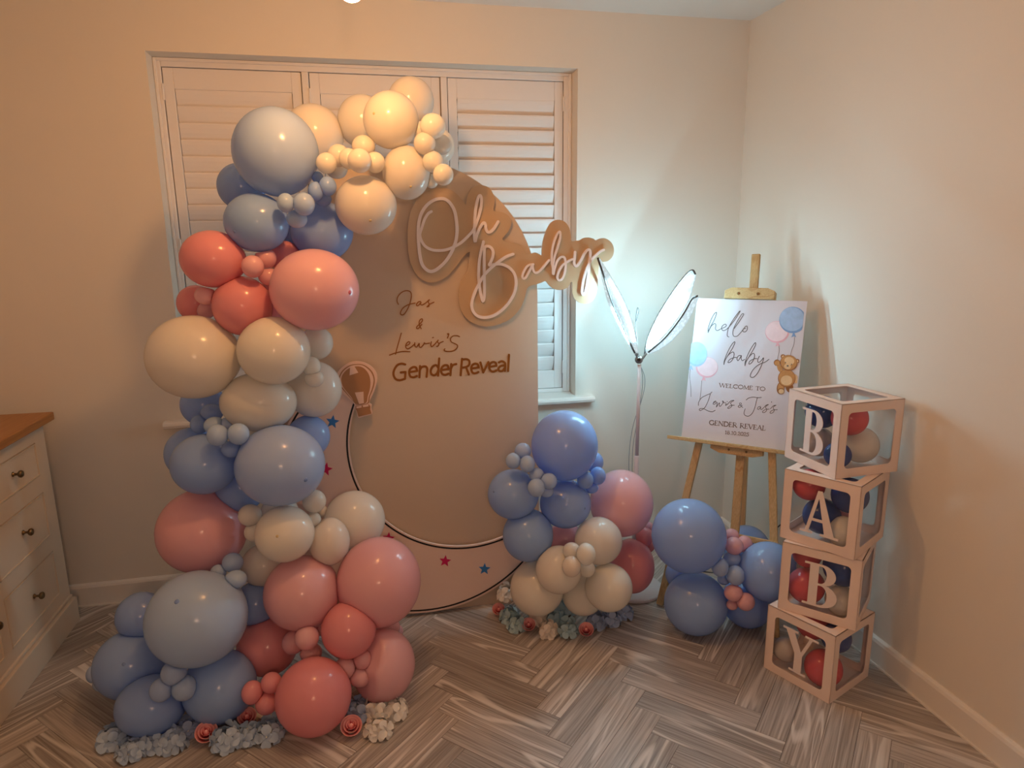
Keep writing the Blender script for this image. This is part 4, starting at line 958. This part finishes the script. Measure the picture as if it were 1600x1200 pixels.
def pr_ell(name, fn, cx, cy, rx, ry, mat, clip=None, rot=0.0): print_poly(name, [fn(*p) for p in ell(cx, cy, rx, ry, 30, rot)], mat, clip)
def pr_line(fn, pts, hw=0.3, mat='ink'):
    obj('printed_string', ribbon_px([fn(*p) for p in pts], hw, pl_post, 0.0002, 0.0005, 4), M[mat], poster)
def pr_balloon(fn, cx, cy, rx, ry, base, dk, clip, kx, ky, ks, side):
    pr_ell('printed_balloon', fn, cx, cy, rx, ry, dk, clip); pr_ell('printed_balloon', fn, cx-side*rx*0.05, cy-ry*0.06, rx*0.92, ry*0.90, base, clip)
    print_poly('printed_knot', [fn(kx-ks*0.25, ky-ks), fn(kx+ks*0.25, ky-ks), fn(kx+ks, ky+ks*0.8), fn(kx, ky+ks*0.4), fn(kx-ks, ky+ks*0.8)], dk, clip)
pr_balloon(cr, 275, 390, 150, 138, 'print_pink', 'print_pink_dk', clipR, 280, 548, 30, 1)
pr_balloon(cr, 470, 240, 170, 166, 'print_blue', 'print_blue_dk', clipR, 482, 432, 32, 1)
pr_balloon(cl_, 395, 540, 172, 163, 'print_pink', 'print_pink_dk', clipL, 345, 722, 36, -1)
pr_balloon(cl_, 235, 335, 165, 192, 'print_sky', 'print_blue', clipL, 145, 550, 40, -1)
pr_line(cr, [(295, 570), (302, 620), (285, 700), (278, 745)]); pr_line(cr, [(492, 455), (485, 540), (455, 620), (440, 690)])
pr_line(cl_, [(135, 570), (128, 700), (145, 860), (148, 1000)]); pr_line(cl_, [(315, 750), (308, 850), (295, 980), (285, 1050)])
for nm, cx, cy, rx, ry, mt, ro in [
  ('printed_bear', 505, 975, 30, 58, 'bear_lt', -0.2), ('printed_bear', 312, 850, 30, 58, 'bear', -0.5), ('printed_bear', 273, 775, 40, 40, 'bear_dk', 0), ('printed_bear', 276, 778, 33, 33, 'bear', 0),
  ('printed_bear', 430, 1085, 46, 60, 'bear_dk', 0), ('printed_bear', 318, 1090, 48, 78, 'bear_dk', 0.15), ('printed_bear', 322, 1085, 40, 66, 'bear', 0.15), ('printed_bear', 322, 1130, 44, 38, 'bear_dk', 0), ('printed_bear', 326, 1132, 34, 29, 'bear_lt', 0),
  ('printed_bear', 395, 970, 110, 112, 'bear_dk', 0), ('printed_bear', 396, 966, 102, 104, 'bear', 0), ('printed_bear', 392, 995, 72, 62, 'bear_lt', 0),
  ('printed_bear', 348, 696, 29, 27, 'bear_dk', 0), ('printed_bear', 351, 700, 18, 17, 'bear_lt', 0), ('printed_bear', 528, 753, 27, 26, 'bear_dk', 0), ('printed_bear', 524, 756, 17, 16, 'bear_lt', 0),
  ('printed_bear', 420, 776, 108, 98, 'bear_dk', 0.2), ('printed_bear', 420, 772, 100, 90, 'bear', 0.2), ('printed_bear', 428, 752, 62, 50, 'bear_lt', 0.2), ('printed_bear', 405, 822, 44, 34, 'bear_lt', 0.2),
  ('printed_face', 407, 814, 13, 10, 'ink', 0.2), ('printed_face', 380, 773, 7, 7, 'ink', 0), ('printed_face', 456, 795, 7, 7, 'ink', 0)]:
    pr_ell(nm, cr, cx, cy, rx, ry, mt, clipR, ro)
pr_line(cr, [(383, 748), (390, 744), (397, 750)], 0.35); pr_line(cr, [(462, 768), (470, 768), (476, 776)], 0.35); pr_line(cr, [(407, 824), (406, 838), (392, 842)], 0.3)
pr_line(cr, [(330, 935), (380, 925), (440, 935)], 0.4, 'ink_brown')

easel = thing('easel', 'pine artist easel holding the welcome poster in the corner', 'easel', E(0.21, 0.70, -0.02)*np.array([1, 1, 0]))
pine, pineu = M['pine'], M['pine_u']
def floor_v(u, n): return -(P_BL+EU*u+EN*n)[2]/EV[2]         # how far down the easel plane the floor is
nb = -0.022
obj('front_leg', join(bar(E(0.135, -0.52, nb), E(-0.015, floor_v(-0.015, nb)-0.006, nb), 0.028, 0.018, EU)), pine, easel, bevel=0.002)
obj('front_leg', join(bar(E(0.285, -0.52, nb), E(0.438, floor_v(0.438, nb)-0.006, nb), 0.028, 0.018, EU)), pine, easel, bevel=0.002)
mast = lambda v: 0.2175+0.0*v
obj('mast', bar(E(0.2045, -0.765, nb-0.020), E(0.246, 0.42, nb-0.020), 0.034, 0.018, EU), pine, easel, bevel=0.004)
cl = obj('top_clamp', prism([E(0.110, -0.574), E(0.302, -0.574), E(0.302, -0.606), E(0.275, -0.618), E(0.137, -0.618), E(0.110, -0.606)], EN, -0.030, 0.012), pineu, easel, bevel=0.002)
for u in (0.165, 0.240): obj('screw', lathe([(0.0055, 0), (0.0055, 0.002), (0.002, 0.003)], E(u, -0.594, 0.0122), 12, EN), M['bronze'], cl)
obj('ledge', obox(E(0.205, 0.008, 0.004), EU, EV, EN, 0.255, 0.007, 0.026), pineu, easel, bevel=0.0015)
br = obj('ledge_bracket', prism([E(0.122, 0.016), E(0.322, 0.016), E(0.322, 0.034), E(0.285, 0.044), E(0.160, 0.044), E(0.122, 0.030)], EN, -0.030, 0.004), pineu, easel, bevel=0.0015)
for u in (0.195, 0.262): obj('screw', lathe([(0.0045, 0), (0.0045, 0.002), (0.002, 0.003)], E(u, 0.026, 0.0042), 12, EN), M['bronze'], br)
obj('cross_rail', obox(E(0.212, 0.358, nb+0.013), EU, EV, EN, 0.20, 0.011, 0.006), pineu, easel, bevel=0.0015)
rt = E(0.21, -0.50, -0.055); rf = onY(1158, 835, 2.44); dr = (rf-rt); rfl = rt+dr*(rt[2]-0.010)/(-dr[2])
obj('rear_leg', bar(rt, rfl, 0.028, 0.02, EU), pine, easel, bevel=0.002)

# ================================================================ BUTTERFLY LAMP
LX, LY = 1.058, 2.50
bl = thing('butterfly_lamp', 'white butterfly floor lamp with glowing wings beside the window', 'floor lamp', (LX, LY, 0))
obj('base', lathe([(0.118, 0.001), (0.125, 0.004), (0.125, 0.014), (0.120, 0.018), (0.016, 0.020), (0.012, 0.035)], (LX, LY, 0), 48), M['lamp_white'], bl, smooth=False)
obj('pole', join(lathe([(0.0105, 0.034), (0.0105, 0.60), (0.0085, 0.604)], (LX, LY, 0), 20), lathe([(0.0075, 0.604), (0.0075, 0.985)], (LX, LY, 0), 20)), M['lamp_white'], bl, smooth=True)
HB = np.array([LX-0.003, LY, 1.006])
hub = obj('joint', lathe([(0.001, -0.016)]+[(0.0165*math.sin(t), -0.0165*math.cos(t)) for t in np.linspace(0.2, 2.94, 12)]+[(0.001, 0.0165)], HB, 20, (-0.4, -0.9, 0.1)), M['metal'], bl, smooth=True)
obj('joint_hole', lathe([(0.007, 0.0135), (0.007, 0.0172), (0.001, 0.0172)], HB, 16, (-0.40, -0.9, 0.13)), M['dark'], hub)
def wing_mat(name, st):
    """glowing light guide with etched dots"""
    wm, wnt, wbs = emit_mat(name, (0.8, 0.95, 1.0), st, (0.10, 0.12, 0.13))
    wtc = N(wnt, 'ShaderNodeTexCoord'); wv = N(wnt, 'ShaderNodeTexVoronoi'); wv.inputs['Scale'].default_value = 85.0; wnt.links.new(wtc.outputs['Object'], wv.inputs['Vector'])
    wr = N(wnt, 'ShaderNodeMapRange'); wr.inputs[1].default_value = 0.0; wr.inputs[2].default_value = 0.6; wr.inputs[3].default_value = st*1.15; wr.inputs[4].default_value = st*0.75
    wnt.links.new(wv.outputs['Distance'], wr.inputs[0]); wnt.links.new(wr.outputs[0], wbs.inputs['Emission Strength'])
    return wm
wm = wing_mat('wing_glow', WING_STR)
ledm, _, _ = emit_mat('led_strip', WING_COL, LED_STR)
def wing(root_px, nrm, pieces, rims, leds, Yroot, faces=(-1, 1)):
    rp = onY(*root_px, Yroot); pl = Plane(rp, nrm)
    for P in pieces:
        w = obj('wing', prism([pl.pt(*p) for p in spline(P, 4, True)], pl.n, -0.002, 0.002), wm, bl)
    for R_ in rims:
        obj('wing_rim', tube([pl.pt(*p)+pl.n*0.0035 for p in spline(R_, 4)], 0.0042, 8), M['lamp_rim'], bl, smooth=True)
    for R_ in leds:                                          # the strips that give the light
        for sg in ((-1, 1) if R_ is leds[0] else faces): obj('led_strip', tube([pl.pt(*p)+pl.n*0.0048*sg for p in spline(R_, 4)], 0.0022, 6), ledm, bl)
    return pl
# the wings rise in a V; their breadth runs towards and away from the viewer
wing((1006, 556), (-0.82, -0.32, 0.48), [[(1009, 552), (1014, 528), (1030, 494), (1052, 458), (1074, 430), (1083, 424), (1087, 430), (1083, 446), (1078, 464), (1068, 484), (1048, 512), (1028, 534), (1014, 549)],
                       [(1012, 553), (1030, 536), (1052, 512), (1070, 487), (1082, 468), (1091, 463), (1087, 476), (1074, 502), (1052, 530), (1030, 546)]],
     [[(1008, 556), (1013, 529), (1029, 494), (1052, 457), (1073, 430), (1083, 423), (1087, 429)], [(1014, 551), (1042, 526), (1068, 492), (1081, 469), (1091, 463)]],
     [[(1015, 543), (1021, 524), (1036, 494), (1056, 463), (1075, 437), (1081, 432)], [(1021, 537), (1040, 514), (1062, 482), (1074, 460)]], 2.51, (1,))
wing((993, 553), (-0.86, -0.30, -0.38), [[(936, 404), (947, 420), (962, 446), (977, 474), (988, 505), (995, 535), (997, 551), (990, 545), (974, 512), (956, 470), (944, 432)],
                       [(936, 405), (941, 436), (951, 474), (966, 508), (982, 538), (993, 552), (984, 532), (968, 502), (954, 468), (943, 430)]],
     [[(935, 402), (945, 432), (957, 470), (975, 512), (993, 551)]],
     [[(953, 438), (962, 455), (973, 477), (983, 503), (991, 533)], [(957, 480), (968, 504), (976, 520), (985, 536)]], 2.46, (1,))
obj('wing_arm', tube([HB+np.array([0.010, 0, 0.008]), onY(1004, 560, 2.492), onY(1010, 552, 2.49)], 0.005, 8), M['metal'], bl)
obj('wing_arm', tube([HB+np.array([-0.008, -0.003, 0.010]), onY(993, 553, 2.49)], 0.004, 8), M['metal'], bl)
LYA = 2.475
for pts in ([(996, 556), (990, 540), (982, 522), (979, 505), (980, 488), (983, 485), (984, 492), (981, 503)], [(997, 555), (995, 530), (993, 510), (994, 492), (996, 481), (998, 484), (997, 492), (994, 502)]):
    obj('antenna', tube(spline([onY(*p, LYA) for p in pts], 4), 0.0016, 6), M['lamp_rim'], bl, smooth=True)
for pts in ([(1001, 572), (1007, 588), (1007, 606), (1001, 630), (992, 655), (986, 682), (983, 712), (983, 745), (986, 800)], [(1001, 572), (1004, 590), (1003, 612), (997, 650), (990, 690), (988, 720), (988, 790)]):
    obj('cable', tube(spline([onY(*p, 2.53) for p in pts], 4), 0.0013, 6), M['cable_grey'], bl, smooth=True)
cpts = [onX(1222, 818, 1.690), onX(1213, 826, 1.690), onX(1206, 838, 1.690), onX(1202, 850, 1.690), onX(1199, 866, 1.688)]
cend = cpts[-1]; cpts += [np.array([1.66, cend[1]+0.02, 0.05]), np.array([1.55, cend[1]+0.03, 0.004]), np.array([1.35, 2.60, 0.004])]
tag(obj('power_cable', tube(spline(cpts, 6), 0.0028, 8), M['cable'], smooth=True), 'dark power cable hanging down the wall behind the letter boxes', 'cable')

# ================================================================ SIDEBOARD
sb = thing('sideboard', 'cream sideboard with oak top and brass knobs at the left', 'sideboard', (-1.42, 2.13, 0))
X0, X1, Y0, Y1 = -1.640, -1.220, 1.42, 2.785
obj('carcass', box((X0, Y0, 0.10), (X1-0.018, Y1, 0.828)), M['sideboard'], sb)
obj('plinth', join(box((X0, Y0-0.012, 0.0005), (X1+0.020, Y1+0.005, 0.105)), box((X0, Y0-0.006, 0.1055), (X1+0.008, Y1+0.002, 0.118))), M['sideboard'], sb, bevel=0.003)
obj('top', box((X0, Y0-0.03, 0.829), (X1+0.030, Y1+0.035, 0.860)), M['oak'], sb, bevel=0.004)
ff = X1                                                      # plane of the face frame
cols = [(2.335, 2.707), (1.88, 2.285), (1.45, 1.84)]
rails = []
def ffbox(y0, y1, z0, z1): rails.append(box((X1-0.018, y0, z0), (X1, y1, z1)))
rows = [(0.161, 0.343), (0.404, 0.580), (0.645, 0.772)]
ffbox(2.707, Y1, 0.118, 0.828); ffbox(2.285, 2.335, 0.118, 0.828); ffbox(1.84, 1.88, 0.118, 0.828); ffbox(Y0, 1.45, 0.118, 0.828)
for y0, y1 in cols[:1]:
    for z0, z1 in ((0.118, 0.161), (0.343, 0.404), (0.580, 0.645), (0.772, 0.828)): ffbox(y0, y1, z0, z1)
for y0, y1 in cols[1:]:
    for z0, z1 in ((0.118, 0.161), (0.772, 0.828)): ffbox(y0, y1, z0, z1)
obj('face_frame', join(*rails), M['sideboard'], sb)
def knob(parent, y, z):
    obj('knob', lathe([(0.009, 0), (0.009, 0.002), (0.0045, 0.004), (0.0045, 0.014), (0.012, 0.020), (0.0135, 0.026), (0.010, 0.031), (0.001, 0.033)], (X1-0.001, y, z), 18, (1, 0, 0)), M['bronze'], parent, smooth=True)
def front(name, y0, y1, z0, z1):
    g = 0.003
    o = obj(name, join(box((X1-0.017, y0+g, z0+g), (X1-0.002, y1-g, z1-g))), M['sideboard'], sb, bevel=0.0015)
    bd_ = []
    for (ya, yb, za, zb) in ((y0+g, y1-g, z1-g-0.004, z1-g), (y0+g, y1-g, z0+g, z0+g+0.004), (y0+g, y0+g+0.004, z0+g+0.004, z1-g-0.004), (y1-g-0.004, y1-g, z0+g+0.004, z1-g-0.004)):
        bd_.append(box((X1-0.0019, ya, za), (X1+0.003, yb, zb)))
    obj('bead_moulding', join(*bd_), M['sideboard'], o)
    return o
for z0, z1 in rows:
    d = front('drawer', 2.335, 2.707, z0, z1); knob(d, 2.525, {0.161: 0.252, 0.404: 0.497, 0.645: 0.712}[z0])
for y0, y1 in cols[1:]:
    d = front('door', y0, y1, 0.161, 0.772); knob(d, y1-0.04, 0.30)

# ================================================================ FLOWERS
def floret_mesh(mat, name):
    V = []; Fc = []
    for q in range(4):
        t = q*math.pi/2; d = np.array([math.cos(t), math.sin(t)]); s_ = np.array([-d[1], d[0]])
        prof = [(0.06, 0.08, 0.0), (0.40, 0.36, 0.10), (0.74, 0.47, 0.10), (1.0, 0.27, -0.02)]
        base = len(V)
        for rr, hw, h in prof:
            for e in (-1, 0, 1): p = d*rr*(1.0 if e == 0 else 0.96)+s_*hw*e; V.append((p[0], p[1], h+(0.09 if e else 0.0)+(0.05 if q % 2 else 0.0)))
        for i in range(3):
            for e in range(2): k = base+i*3+e; Fc.append((k, k+1, k+4, k+3))
    me = bpy.data.meshes.new(name); me.from_pydata(V, [], Fc); me.materials.append(mat); me.polygons.foreach_set('use_smooth', [True]*len(me.polygons)); return me
FLO = {k: floret_mesh(M[k], 'floret') for k in ('petal_blue', 'petal_grey', 'petal_white', 'petal_cream', 'petal_green')}
SV, SF = unit_sphere(8, 5)
seed_me = bpy.data.meshes.new('floret_eye'); seed_me.from_pydata((SV*0.10).tolist(), [], SF); seed_me.materials.append(M['seed'])
from mathutils import Quaternion
def hydrangea(px, py, R_, kind, label, nfl=13, fs=0.030):
    h = R_*0.8; P = onZ(px, py, h*0.9)
    if P[1] > 2.425: P = onY(px, py, 2.425)
    zb = max(0.0, P[2]-h*0.9)
    rnd = random.Random(int(px*7+py))
    t = thing('hydrangea_head', label, 'flower', (P[0], P[1], zb), 'hydrangea heads on the floor')
    obj('core', lathe([(R_*0.30, 0.002), (R_*0.42, h*0.3), (R_*0.32, h*0.6), (0.002, h*0.75)], (P[0], P[1], zb), 12), M['leaf'], t, smooth=True)
    ga = math.pi*(3-math.sqrt(5))
    for i in range(nfl):
        zc = 1-(i+0.5)/nfl*0.98; rr = math.sqrt(1-zc*zc); th = i*ga+rnd.random()*0.4
        n = Vector((rr*math.cos(th), rr*math.sin(th), zc)); n0 = n; sc = fs*rnd.uniform(0.85, 1.15)
        pos = np.array([P[0]+n.x*R_*0.82, P[1]+n.y*R_*0.82, max(sc*0.75*math.sqrt(max(0, 1-zc*zc))+0.004, h*0.35+n.z*h*0.65)+zb])
        n = (n+Vector((rnd.uniform(-.35,.35), rnd.uniform(-.35,.35), rnd.uniform(-.2,.3)))).normalized()
        q = n.to_track_quat('Z', 'Y') @ Quaternion((0, 0, 1), rnd.random()*6.28)
        if any(np.linalg.norm(pos-bd['c']) < bd['r']+0.012 for bd in BALL): continue       # tucked under a balloon: no room for a floret
        f_ = inst('floret', FLO[kind], t, pos, q.to_euler(), sc); ORIG[f_.name] = pos
        e_ = bpy.data.objects.new('floret_eye', seed_me); COL.objects.link(e_); e_.parent = f_
def petal_mesh():
    V = []; Fc = []; nu, nv = 6, 4
    for j in range(nv+1):
        for i in range(nu+1):
            u = (i/nu-0.5)*1.9; v = j/nv
            rr = 0.42+0.42*v**0.7+0.55*max(0, v-0.72); hh = v*(1.0-0.10*(u/0.95)**2)
            V.append((rr*math.cos(u), rr*math.sin(u), hh))
    for j in range(nv):
        for i in range(nu): k = j*(nu+1)+i; Fc.append((k, k+1, k+nu+2, k+nu+1))
    me = bpy.data.meshes.new('petal'); me.from_pydata(V, [], Fc); me.materials.append(M['rose']); me.polygons.foreach_set('use_smooth', [True]*len(me.polygons)); return me
PET = petal_mesh()
def rose(px, py, R_, label):
    P = onZ(px, py, R_*0.9); to = CAM-P; to = to/np.linalg.norm(to); ax = Vector(to*0.75+np.array([0, 0, 0.55])).normalized()
    Q = ax.to_track_quat('Z', 'Y')
    t = thing('rose', label, 'flower', (P[0], P[1], 0.0), 'pink roses on the floor')
    ctr = np.array([P[0], P[1], R_*1.02])
    obj('heart', lathe([(R_*0.30, -R_*0.5), (R_*0.26, 0.0), (R_*0.12, R_*0.30), (R_*0.03, R_*0.34)], ctr, 10, np.array(ax)), M['rose'], t, smooth=True)
    for ring, (n, sc, dz, hs) in enumerate(((2, 0.26, -0.10, 0.50), (3, 0.46, -0.30, 0.66), (4, 0.72, -0.52, 0.80), (5, 1.00, -0.80, 0.95))):
        for k in range(n):
            q = Q @ Quaternion((0, 0, 1), 2*math.pi*k/n+ring*0.7)
            o = inst('petal', PET, t, ctr+np.array(ax)*dz*R_, q.to_euler(), 1.0); o.scale = (sc*R_, sc*R_, hs*R_)
hyd = [
 (176, 1150, 0.040, 'petal_blue', 'dusty blue hydrangea at the far left of the garland foot'), (207, 1166, 0.042, 'petal_blue', 'dusty blue hydrangea, frontmost at the left of the garland foot'),
 (236, 1160, 0.030, 'petal_blue', 'small dusty blue hydrangea between two larger ones at the left'), (268, 1154, 0.044, 'petal_blue', 'dusty blue hydrangea under the floor-lying blue balloon'),
 (290, 1136, 0.036, 'petal_grey', 'dark blue hydrangea in the shade between two blue balloons'), (354, 1150, 0.046, 'petal_blue', 'dusty blue hydrangea between the two front roses'),
 (390, 1148, 0.032, 'petal_blue', 'small dusty blue hydrangea right of the upper rose'), (421, 1139, 0.046, 'petal_blue', 'dusty blue hydrangea beside the large coral floor balloon'),
 (560, 1108, 0.040, 'petal_grey', 'dusky blue hydrangea above the right hand rose'), (592, 1134, 0.040, 'petal_white', 'white hydrangea in front, right of the right hand rose'),
 (588, 1106, 0.040, 'petal_white', 'white hydrangea in the middle of the right bunch'), (616, 1106, 0.038, 'petal_white', 'white hydrangea at the outer right of the garland foot'),
 (791, 926, 0.034, 'petal_white', 'white hydrangea behind the left rose of the cluster'), (797, 962, 0.034, 'petal_green', 'teal hydrangea beside the left rose of the cluster'),
 (808, 974, 0.034, 'petal_green', 'teal hydrangea in front, left of the middle rose'), (843, 964, 0.036, 'petal_cream', 'cream hydrangea right of the middle rose'),
 (856, 986, 0.026, 'petal_cream', 'small cream hydrangea lying frontmost under the cluster'), (868, 966, 0.036, 'petal_green', 'teal hydrangea under the ivory balloons'),
 (884, 950, 0.034, 'petal_green', 'teal hydrangea rising between two ivory balloons'), (888, 982, 0.036, 'petal_green', 'teal hydrangea left of the right rose'),
 (934, 970, 0.034, 'petal_grey', 'blue hydrangea right of the right rose'), (955, 966, 0.032, 'petal_grey', 'blue hydrangea under the front right ivory balloon'),
 (976, 957, 0.030, 'petal_grey', 'blue hydrangea at the right end of the flowers')]
for px, py, R_, kd, lb in hyd: hydrangea(px, py, R_*0.92, kd, lb, 13 if R_ > 0.033 else 9)
for px, py, R_, lb in [(322.5, 1146, 0.033, 'larger pink rose among the hydrangeas at the left foot'), (386, 1121, 0.029, 'pink rose raised above the left hydrangeas'), (549, 1136, 0.033, 'pink rose beside the white hydrangeas'),
                       (779, 953, 0.026, 'coral rose at the left of the cluster flowers'), (826, 977, 0.027, 'coral rose in the middle of the cluster flowers'), (916, 985, 0.029, 'coral rose at the front right of the cluster flowers')]:
    rose(px, py, R_, lb)
